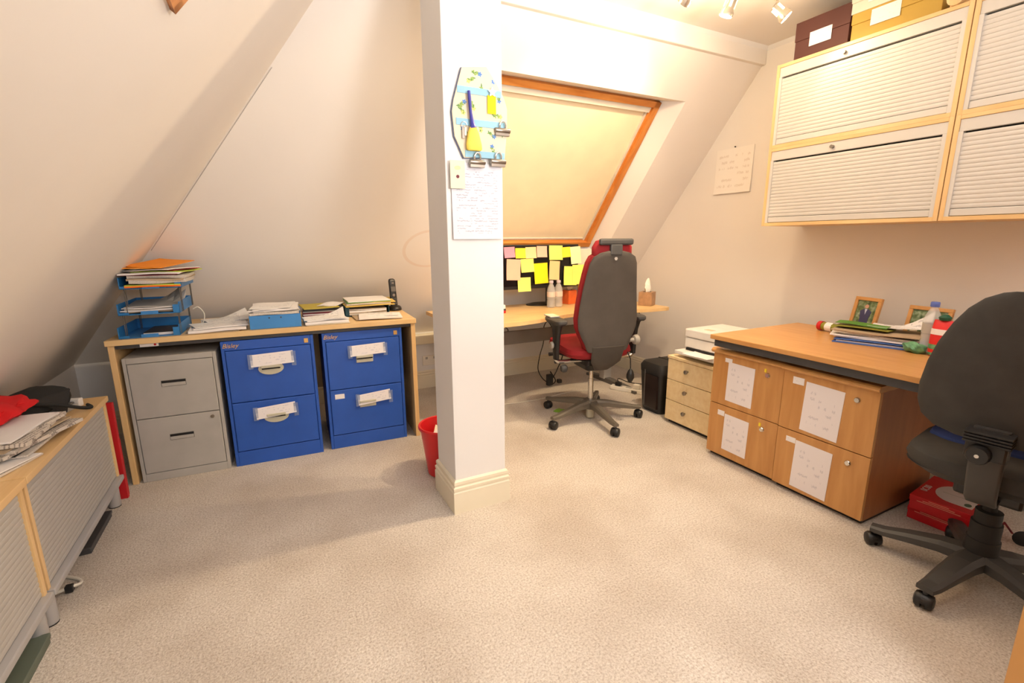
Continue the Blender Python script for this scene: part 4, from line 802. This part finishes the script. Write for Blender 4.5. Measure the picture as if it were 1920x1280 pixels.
# ------------------------------------------------------------------ on the beech desk
DT = DZ2
def frame(label, c, w, h, rz, lean, pm, kind):
    t = thing('photo_frame', label, 'photo frame', c, rz, 'wooden photo frames on the beech desk'); b = .019
    t.rotation_euler = (R(-lean), 0, rz)
    for x0, x1, z0, z1 in ((-w/2, w/2, 0, b), (-w/2, w/2, h-b, h), (-w/2, -w/2+b, b, h-b), (w/2-b, w/2, b, h-b)): obj('frame_bar', bx(x0, x1, -.008, .008, z0, z1, .002), 'beech', t)
    ph = obj('photo', bx(-w/2+b, w/2-b, -.001, .002, b, h-b), pm, t, 'photograph of a garden behind people'); obj('strut', loft(B(), [[(-.02, .008, h*.7), (.02, .008, h*.7), (.02, .011, h*.7), (-.02, .011, h*.7)], [(-.025, .07, .014), (.025, .07, .014), (.025, .073, .014), (-.025, .073, .014)]]), 'black_matte', t)
    if kind == 1:
        obj('figure_suit', prism(B(), [(-.026, b), (.026, b), (.024, b+.07), (.032, b+.108), (.012, b+.122), (-.012, b+.122), (-.032, b+.108), (-.024, b+.07)], -.0025, -.001, 'y'), 'photo_suit', ph)
        obj('figure_shirt', prism(B(), [(-.007, b+.122), (.007, b+.122), (0, b+.09)], -.0032, -.0026, 'y'), 'photo_shirt', ph); obj('figure_head', lathe(B(), [(.011, -.0032), (.011, -.001)], 12, (0, 0, b+.136), 'y'), 'photo_skin', ph)
    else:
        for x in (-.05, .0): obj('figure_head', lathe(B(), [(.010, -.0032), (.010, -.001)], 12, (x, 0, b+.07), 'y'), 'photo_skin', ph); obj('figure_body', prism(B(), [(x-.018, b), (x+.018, b), (x+.016, b+.058), (x-.016, b+.058)], -.0025, -.001, 'y'), 'paper_cream' if x < 0 else 'photo_suit', ph)
    return t
frame('wooden photo frame with a person in a dark suit', (2.915, 1.435, DT+.002), .15, .205, RW-R(12), 12, 'photo_garden', 1)
frame('wooden photo frame with two people, partly behind the bottle', (2.925, 1.15, DT+.002), .19, .185, RW-R(6), 12, 'photo_garden2', 2)
t = thing('grey_frame', 'grey backed frame beside the dark chair on the beech desk', 'photo frame', (2.91, .895, DT+.002), RW); t.rotation_euler = (R(-14), 0, RW-R(4)); obj('board', bx(-.08, .08, -.004, .004, 0, .19, .001), 'buff_card', t); obj('edge', bx(-.083, .083, -.005, .005, .186, .196, .001), 'paper_cream', t)
pc = Vector((2.76, 1.26, DT+.001))
t = thing('document_wallet', 'blue plastic wallet under the paper pile on the beech desk', 'wallet', (pc.x, pc.y, DT+.001), R(-72))
obj('back_cover', slab(B(), .36, .27, .004, 0, 0, 0, 0, .0, 1), 'blue_card', t); obj('front_cover', slab(B(), .35, .26, .003, 0, 0, .012, 0, .004, 4), 'blue_card', t); obj('sheets', bx(-.165, .165, -.12, .12, .0045, .0115), 'paper', t)
paper_thing('paper_pile', 'pile of papers and buff folder on the blue wallet', 'papers', (pc.x+.005, pc.y+.01, DT+.022), R(-74), [('paper', .33, .24, .008, 0, 0, -3, .003, 0), ('paper', .34, .23, .006, -.03, .0, 8, .003, 0), ('paper_edges', .33, .24, .010, .01, .01, -4, .003, 0), ('paper_cream', .32, .23, .004, -.02, 0, 4, .004, 0), ('buff_card', .36, .26, .004, .0, .0, -2, .004, .0)])
t = thing('green_folder', 'moss green folder lying open on the paper pile', 'folder', (pc.x-.02, pc.y+.075, DT+.064), R(-80)); obj('cover', slab(B(), .25, .13, .003, 0, 0, 0, 0, .006, 4), 'moss_card', t); obj('flap', slab(B(), .23, .06, .003, -.01, .02, .012, R(-3), .006, 9), 'green_card', t)
paper_thing('letter', 'white printed letter standing up behind the paper pile', 'paper', (2.83, 1.215, DT+.075), R(-78), [('print_top', .24, .12, .002, 0, 0, 0, .012, .05)])
t = thing('red_tube', 'red-ended rolled card tube at the left of the paper pile', 'tube', (2.84, 1.585, DT+.028), R(-100))
obj('roll', lathe(B(), [(.022, -.02), (.024, .0), (.024, .18), (.022, .182)], 16, (0, 0, 0), 'x'), 'moss_card', t, smooth=True); obj('end_cap', lathe(B(), [(.018, -.034), (.027, -.028), (.027, -.004)], 16, (0, 0, 0), 'x'), 'red_card', t, smooth=True); obj('paper_band', lathe(B(), [(.0255, .02), (.0255, .06)], 16, (0, 0, 0), 'x', cap=False), 'paper', t)
bottle('drink_bottle', 'clear bottle with blue cap half full of cola on the beech desk', (2.70, 1.035, DT+.001), .235, .033, 'cap_blue', lab='paper_grey')
t = thing('sauce_packet', 'red and white wrapped packet with a green top beside the bottle', 'packet', (2.66, .975, DT+.001), RW)
obj('pouch', loft(B(), [oval_sec(z, hw, 0, th, 16, 2.4) for z, hw, th in ((0, .035, .02), (.02, .042, .026), (.09, .042, .026), (.15, .038, .018), (.165, .036, .006))]), 'red_wrap', t, smooth=True); obj('band', loft(B(), [oval_sec(z, hw, 0, th, 16, 2.4) for z, hw, th in ((.10, .0425, .0262), (.125, .0415, .0245))]), 'paper', t, smooth=True); obj('base_band', loft(B(), [oval_sec(z, hw, 0, th, 16, 2.4) for z, hw, th in ((.005, .040, .0245), (.055, .0432, .0272))]), 'green_wrap', t, smooth=True); obj('top_knot', lathe(B(), [(.02, .165), (.024, .178), (.01, .19)], 12), 'dark_green', t, smooth=True)
lump('green_bag', 'crinkled green patterned snack bag in front of the bottle', 'bag', 'green_wrap', (2.66, 1.065, DT+.001), (.035, .045, .025), 8, .3)

# ------------------------------------------------------------------ floor, right: paper reams and sunglasses
def ream(label, loc, rz, h, top):
    t = thing('paper_ream', label, 'box', loc, rz, 'red boxes of paper on the floor'); hx_, hy_ = .108, .152
    obj('carton', bx(-hx_+.002, hx_-.002, -hy_+.002, hy_-.002, 0, h*.6, .002), 'red_ream', t); obj('lid', bx(-hx_, hx_, -hy_, hy_, h*.6, h, .002), 'red_ream', t)
    for k in range(3): obj('print_line', bx(-.08+.02*k, .07-.02*k, -hy_-.0006, -hy_, h*.66+k*.007, h*.66+k*.007+.002), 'note_salmon', t)
    if top:
        el = [(.09, -.10), (.09, .10)]+[(.02+.075*math.cos(a), .10*math.sin(a)) for a in [PI/2+PI*k/16 for k in range(17)]]
        pn = obj('white_panel', prism(B(), el, h, h+.0008), 'ream_white', t); obj('badge', prism(B(), [(.07+.012*math.cos(a), -.07+.018*math.sin(a)) for a in [2*PI*k/16 for k in range(16)]], h+.0008, h+.0014), 'ream_badge', pn)
        obj('print_line', bx(-.03, .06, -.012, -.009, h+.0008, h+.0014), 'steel_grey', pn); obj('print_line', bx(.01, .06, .03, .036, h+.0008, h+.0014), 'steel_grey', pn)
        text('lettering', '0C00', .036, 'ream_white', t, (-.083, -.03, h+.0008), (0, 0, PI/2), .0004, 'white lettering along one edge')
    return t
ream('red paper box on the floor, lower of the two', (2.69, .838, .001), R(-87), .062, False)
ream('red paper box with white oval print, upper of the two', (2.665, .835, .065), R(-84), .066, True)
t = thing('sunglasses', 'dark object with a reddish rim on the floor at the right edge', 'glasses', (2.72, .565, 0), R(-60))
for x in (-.04, .04): obj('lens', lathe(B(), [(.030, -.003), (.034, 0), (.030, .003)], 18, (x, 0, .036), 'y'), 'black_plastic', t, smooth=True)
obj('bridge', tube(B(), [(-.012, 0, .042), (0, 0, .048), (.012, 0, .042)], .004), 'maroon_card', t)
for x in (-.075, .075): obj('temple', tube(B(), [(x, 0, .05), (x, .10, .045), (x, .13, .006)], .004), 'maroon_card', t)

# ------------------------------------------------------------------ boxes on the wall cupboards, calendar
def lidbox(name, label, y1, y0, z, h, mat, note, dep=.30, lidh=.4):
    t = thing(name, label, 'box', (XC+.02, y1, z), RW); w = y1-y0
    obj('carton', bx(.003, w-.003, .003, dep-.003, 0, h*(1-lidh), .002), mat, t); obj('lid', bx(0, w, 0, dep, h*(1-lidh), h, .003), mat, t)
    if note: a, b, c_, d_ = note; obj('paper_sticker', bx(-(c_-a)/2, (c_-a)/2, -.001, 0, -(d_-b)/2, (d_-b)/2), 'sticker', t, 'white paper sticker', loc=((a+c_)/2, -.0005, (b+d_)/2))
    return t
lidbox('storage_box', 'dark brown lidded box on the wall cupboards', 1.887, 1.60, ztop+.001, .19, 'brown_box', (.085, .05, .20, .118), lidh=.5)
lidbox('storage_box', 'mustard yellow lidded box on the wall cupboards', 1.593, 1.215, ztop+.001, .125, 'olive_box', (.09, .045, .215, .115), lidh=.4)
lidbox('storage_box', 'pale grey box stacked on the mustard yellow box', 1.605, 1.235, ztop+.127, .10, 'pale_box', (.08, .03, .24, .085), lidh=.5)
t = thing('wooden_stool', 'upturned piece of carved pale wood on top of the wall cupboards', 'wood piece', (XC-.012, 1.19, ztop+.001), RW)
obj('rail', bx(.0, .30, .03, .06, .0, .035, .006), 'maple', t); obj('scroll', lathe(B(), [(.02, 0), (.032, .004), (.032, .03), (.02, .034)], 18, (.03, .0, .03), 'y'), 'maple_y', t, smooth=True); obj('scroll', lathe(B(), [(.02, 0), (.026, .004), (.026, .03), (.02, .034)], 18, (.10, .0, .03), 'y'), 'maple_y', t, smooth=True); obj('board', bx(.0, .32, .06, .24, .036, .05, .004), 'maple', t); obj('leg', bx(.01, .04, .18, .21, 0, .036, .003), 'maple', t); obj('leg', bx(.26, .29, .18, .21, 0, .036, .003), 'maple', t)
t = thing('wall_calendar', 'white wall calendar with printed grid pinned to the right wall', 'calendar', (XR-.002, 2.515, 1.752), RW)
obj('page', loft(B(), [[(x, y0_+yb, z) for x, yb in ((-.155, 0), (.155, 0), (.155, -.003), (-.155, -.003))] for z, y0_ in ((.158, -.001), (.05, -.003), (-.08, -.006), (-.157, -.012))]), 'calendar_print', t)
obj('backing', bx(-.155, .155, -.0008, .001, -.157, .158), 'paper', t); obj('pin', lathe(B(), [(.004, -.012), (.005, -.004)], 8, (.0, 0, .165), 'y'), 'dark_metal', t)

# ------------------------------------------------------------------ pinboard, duster, clips and papers on the column
PY = CY0-.003
ppx = [(740+x/3.2, 80+y/3.2) for x, y in ((400, 150), (550, 150), (610, 250), (655, 340), (672, 400), (672, 520), (658, 690), (415, 690), (385, 620), (358, 560), (342, 410), (352, 340))]
pw = [at_y(x, y, PY-.01) for x, y in ppx]
pc = Vector((.845, PY, 1.77))
t = thing('pinboard', 'floral fabric memo board with pale blue ribbons on the column', 'board', pc)
pl = [(p.x-pc.x, p.z-pc.z) for p in pw]
obj('backing', prism(B(), [(x*1.02, z*1.015) for x, z in pl], -.008, .0, 'y'), 'board_edge', t); fab = obj('fabric', prism(B(), pl, -.014, -.008, 'y'), 'board_fabric', t)
def inside(x, z):
    c = False
    for (xa, za), (xb, zb) in zip(pl, pl[1:]+pl[:1]):
        if (za > z) != (zb > z) and x < (xb-xa)*(z-za)/(zb-za)+xa: c = not c
    return c
rn = random.Random(12); prints = {k: B() for k in ('print_green', 'print_dkgreen', 'print_blue', 'print_yellow')}
def leaf(k, x, z, a, L, W):
    if not all(inside(x+dx, z+dz) for dx in (-L, L) for dz in (-L, L)): return
    pts = []
    for i in range(10):
        q = 2*PI*i/10; u, v = L*math.cos(q), W*math.sin(q)*(1-.35*math.cos(q)); pts.append((x+u*math.cos(a)-v*math.sin(a), z+u*math.sin(a)+v*math.cos(a)))
    prism(prints[k], pts, -.0144-rn.random()*.0003, -.0139, 'y')
for sx, sz in ((.0, .15), (.06, .13), (-.05, .12), (-.07, .04), (-.03, .02), (.05, .04), (.085, .06), (-.08, -.06), (.0, -.06), (.06, -.08), (.085, -.04), (-.04, -.11), (.05, -.12), (.02, .08), (-.075, .0), (.09, .0)):
    a0 = rn.uniform(0, 6.28)
    for i in range(7):
        d_ = .006+.0042*i; aa = a0+.25*math.sin(i*1.3); leaf('print_green' if i % 3 else 'print_dkgreen', sx+d_*math.cos(a0)+rn.uniform(-.004, .004), sz+d_*math.sin(a0)+rn.uniform(-.004, .004), aa+(.8 if i % 2 else -.8), .0085, .0028)
    k = rn.choice(('print_blue', 'print_blue', 'print_yellow'))
    for i in range(5): q = 2*PI*i/5; leaf(k, sx+.0055*math.cos(q), sz+.0055*math.sin(q), q, .0048, .0034)
for k, b_ in prints.items(): obj('printed_sprigs', b_, k, t)['kind'] = 'stuff'
for zc, x0, x1 in ((.085, -.10, .095), (-.035, -.108, .112), (-.155, -.072, .108)):
    obj('ribbon', bx(x0, x1, -.0165, -.0135, zc-.013, zc+.013, .0008), 'ribbon', t)
def on_col(px, py, off=.0): return at_y(px, py, PY-off)
a0, a1 = on_col(879, 170, .03), on_col(886, 234, .03); a2, a3 = on_col(886, 240, .03), on_col(890, 284, .03)
t = thing('duster', 'yellow bristle brush with purple handle hanging on the pinboard', 'brush', (a1.x, PY-.03, a1.z))
obj('handle', tube(B(), [Vector((a0.x-a1.x, 0, a0.z-a1.z)), Vector((a0.x-a1.x+.002, 0, (a0.z-a1.z)*.8)), Vector((a0.x-a1.x+.006, 0, (a0.z-a1.z)*.35)), Vector((0, 0, 0)), Vector((.002, 0, -.012))], [.006, .007, .006, .010, .016], 10), 'purple_plastic', t, smooth=True)
obj('bristles', loft(B(), [[(dx+w_*math.cos(a), .012*s_*math.sin(a), z) for a in [2*PI*k/22 for k in range(22)]] for z, w_, dx, s_ in ((-.010, .015, .002, 1), (-.03, .024, .003, 1.2), (-.075, .034, .005, 1.4), (-.092, .034, .006, 1.3), (-.098, .027, .006, 1.0))]), 'yellow_duster', t, smooth=True)
def clip(label, px, py, sc=1):
    c = on_col(px, py, .022); t = thing('bulldog_clip', label, 'clip', (c.x, PY-.022, c.z), 0, 'metal bulldog clips on the pinboard')
    obj('jaw', lathe(B(), [(.010*sc, -.036*sc), (.011*sc, -.034*sc), (.011*sc, .034*sc), (.010*sc, .036*sc)], 14, (0, 0, 0), 'x'), 'nickel', t, smooth=True)
    obj('plate', bx(-.034*sc, .034*sc, -.004, .008, -.022*sc, -.004*sc, .001), 'nickel', t); obj('loop', tube(B(), [(-.012*sc, 0, .008*sc), (-.014*sc, -.004, .022*sc), (-.006*sc, -.006, .036*sc), (.006*sc, -.006, .036*sc), (.014*sc, -.004, .022*sc), (.012*sc, 0, .008*sc)], .004*sc, 8, 4), 'chrome', t, smooth=True)
clip('metal bulldog clip on the middle ribbon of the pinboard', 942, 245, .95); clip('metal bulldog clip below the pinboard on the left', 895, 304, .95); clip('metal bulldog clip below the pinboard on the right', 934, 303, .95)
c = on_col(922, 196, .02); t = thing('yellow_tag', 'yellow tag hanging from a silver star clip on the pinboard', 'tag', (c.x, PY-.02, c.z)); obj('tag_card', bx(-.019, .019, -.001, .001, -.036, .034, .0004), 'note_strong', t)
sh = [((.018 if k % 2 == 0 else .009)*math.cos(PI/2+PI*k/5) for _ in (0,)) for k in range(10)]
obj('star_clip', prism(B(), [((.02 if k % 2 == 0 else .010)*math.cos(PI/2+PI*k/5), .045+(.02 if k % 2 == 0 else .010)*math.sin(PI/2+PI*k/5)) for k in range(10)], -.008, -.002, 'y'), 'chrome', t)
c = on_col(870, 245, .018); t = thing('keys', 'small bunch of silver keys hanging left on the pinboard', 'keys', (c.x, PY-.02, c.z)); obj('ring', tube(B(), [(.012*math.cos(a), 0, .022+.012*math.sin(a)) for a in [2*PI*k/16 for k in range(17)]], .0015, 6), 'chrome', t); obj('key', bx(-.010, .002, -.002, .0, -.03, .014, .001), 'nickel', t); obj('key', bx(.0, .010, -.004, -.002, -.02, .014, .001), 'chrome', t)
c0, c1 = on_col(845, 303, .004), on_col(941, 448, .004)
t = thing('notice', 'white typed notice sheets hanging on the column', 'paper', ((c0.x+c1.x)/2, PY, (c0.z+c1.z)/2)); hw, hh = (c1.x-c0.x)/2, (c0.z-c1.z)/2
obj('sheet', loft(B(), [[(-hw, y0_, z), (hw, y0_, z), (hw, y0_-.001, z), (-hw, y0_-.001, z)] for z, y0_ in ((hh, -.002), (0, -.004), (-hh, -.011))]), 'print_page', t); obj('sheet', loft(B(), [[(-hw+.004, y0_, z), (hw-.002, y0_, z), (hw-.002, y0_-.001, z), (-hw+.004, y0_-.001, z)] for z, y0_ in ((hh-.004, -.0004), (0, -.002), (-hh+.006, -.007))]), 'paper', t)
c = on_col(858, 327, .016); t = thing('small_card', 'small cream card with a crest in front of the typed notice', 'card', (c.x, PY-.016, c.z)); obj('card', bx(-.032, .032, -.001, .001, -.055, .055, .0004), 'paper_cream', t); obj('crest', prism(B(), [(.014*math.cos(a), .026+.008*math.sin(a)) for a in [2*PI*k/16 for k in range(16)]], -.0016, -.001, 'y'), 'gold', t); obj('seal', prism(B(), [(.007*math.cos(a), -.008+.007*math.sin(a)) for a in [2*PI*k/12 for k in range(12)]], -.0016, -.001, 'y'), 'maroon_card', t)

# ------------------------------------------------------------------ ceiling spot bar
SB = Vector((2.02, 1.84, ZC))
t = thing('spot_bar', 'ceiling bar with chrome spotlights over the desks', 'spotlights', SB)
obj('bar', bx(-.62, .50, -.02, .02, -.03, -.001, .004), 'lamp_metal', t); obj('ceiling_rose', lathe(B(), [(.05, -.012), (.05, -.001)], 20), 'lamp_metal', t)
def spot(x, head, target, power, size=70, glow=5):
    hp = Vector(head)-SB; d = (Vector(target)-Vector(head)).normalized(); q = d.to_track_quat('-Z', 'Y').to_euler()
    st = obj('spot_arm', tube(B(), [(x, 0, -.03), (x, hp.y*.5, -.07), hp-d*.05], .006, 8), 'lamp_metal', t)
    h = obj('spot_head', lathe(B(), [(.016, .055), (.024, .05), (.026, .0), (.033, -.012), (.033, -.03)], 20), 'lamp_metal', t, smooth=True, loc=hp, rot=q)
    obj('lens', lathe(B(), [(.030, -.0305), (.030, -.028)], 20), 'lens_glow', h)
    for k in range(4):
        a = k*PI/2+.4; obj('lit_slot', bx(-.006, .006, .0245, .0275, .006, .044), 'lamp_slot', h, rot=(0, 0, a))
    l = bpy.data.lights.new('spot_beam', 'SPOT'); l.energy = power; l.color = WARM; l.spot_size = R(size); l.spot_blend = .6; l.shadow_soft_size = .03
    o = bpy.data.objects.new('spot_beam', l); C.objects.link(o); o.parent = t; o.location = hp+d*.04; o.rotation_euler = q
    g_ = bpy.data.lights.new('spot_glow', 'POINT'); g_.energy = glow; g_.color = WARM; g_.shadow_soft_size = .05   # light leaving through the open sides of the lamp head
    o = bpy.data.objects.new('spot_glow', g_); C.objects.link(o); o.parent = t; o.location = hp+d*.075
spot(.42, (2.42, 1.75, 2.365), (2.72, 1.45, 1.95), 5, 80, 1.6)
spot(.13, (2.14, 1.84, 2.365), (1.75, 2.55, .2), 70, 100, 5)
spot(-.15, (1.87, 1.845, 2.37), (1.85, 3.3, 1.4), 42, 95, 6)
spot(-.43, (1.59, 1.84, 2.37), (.2, 2.7, .6), 32, 100, 5)
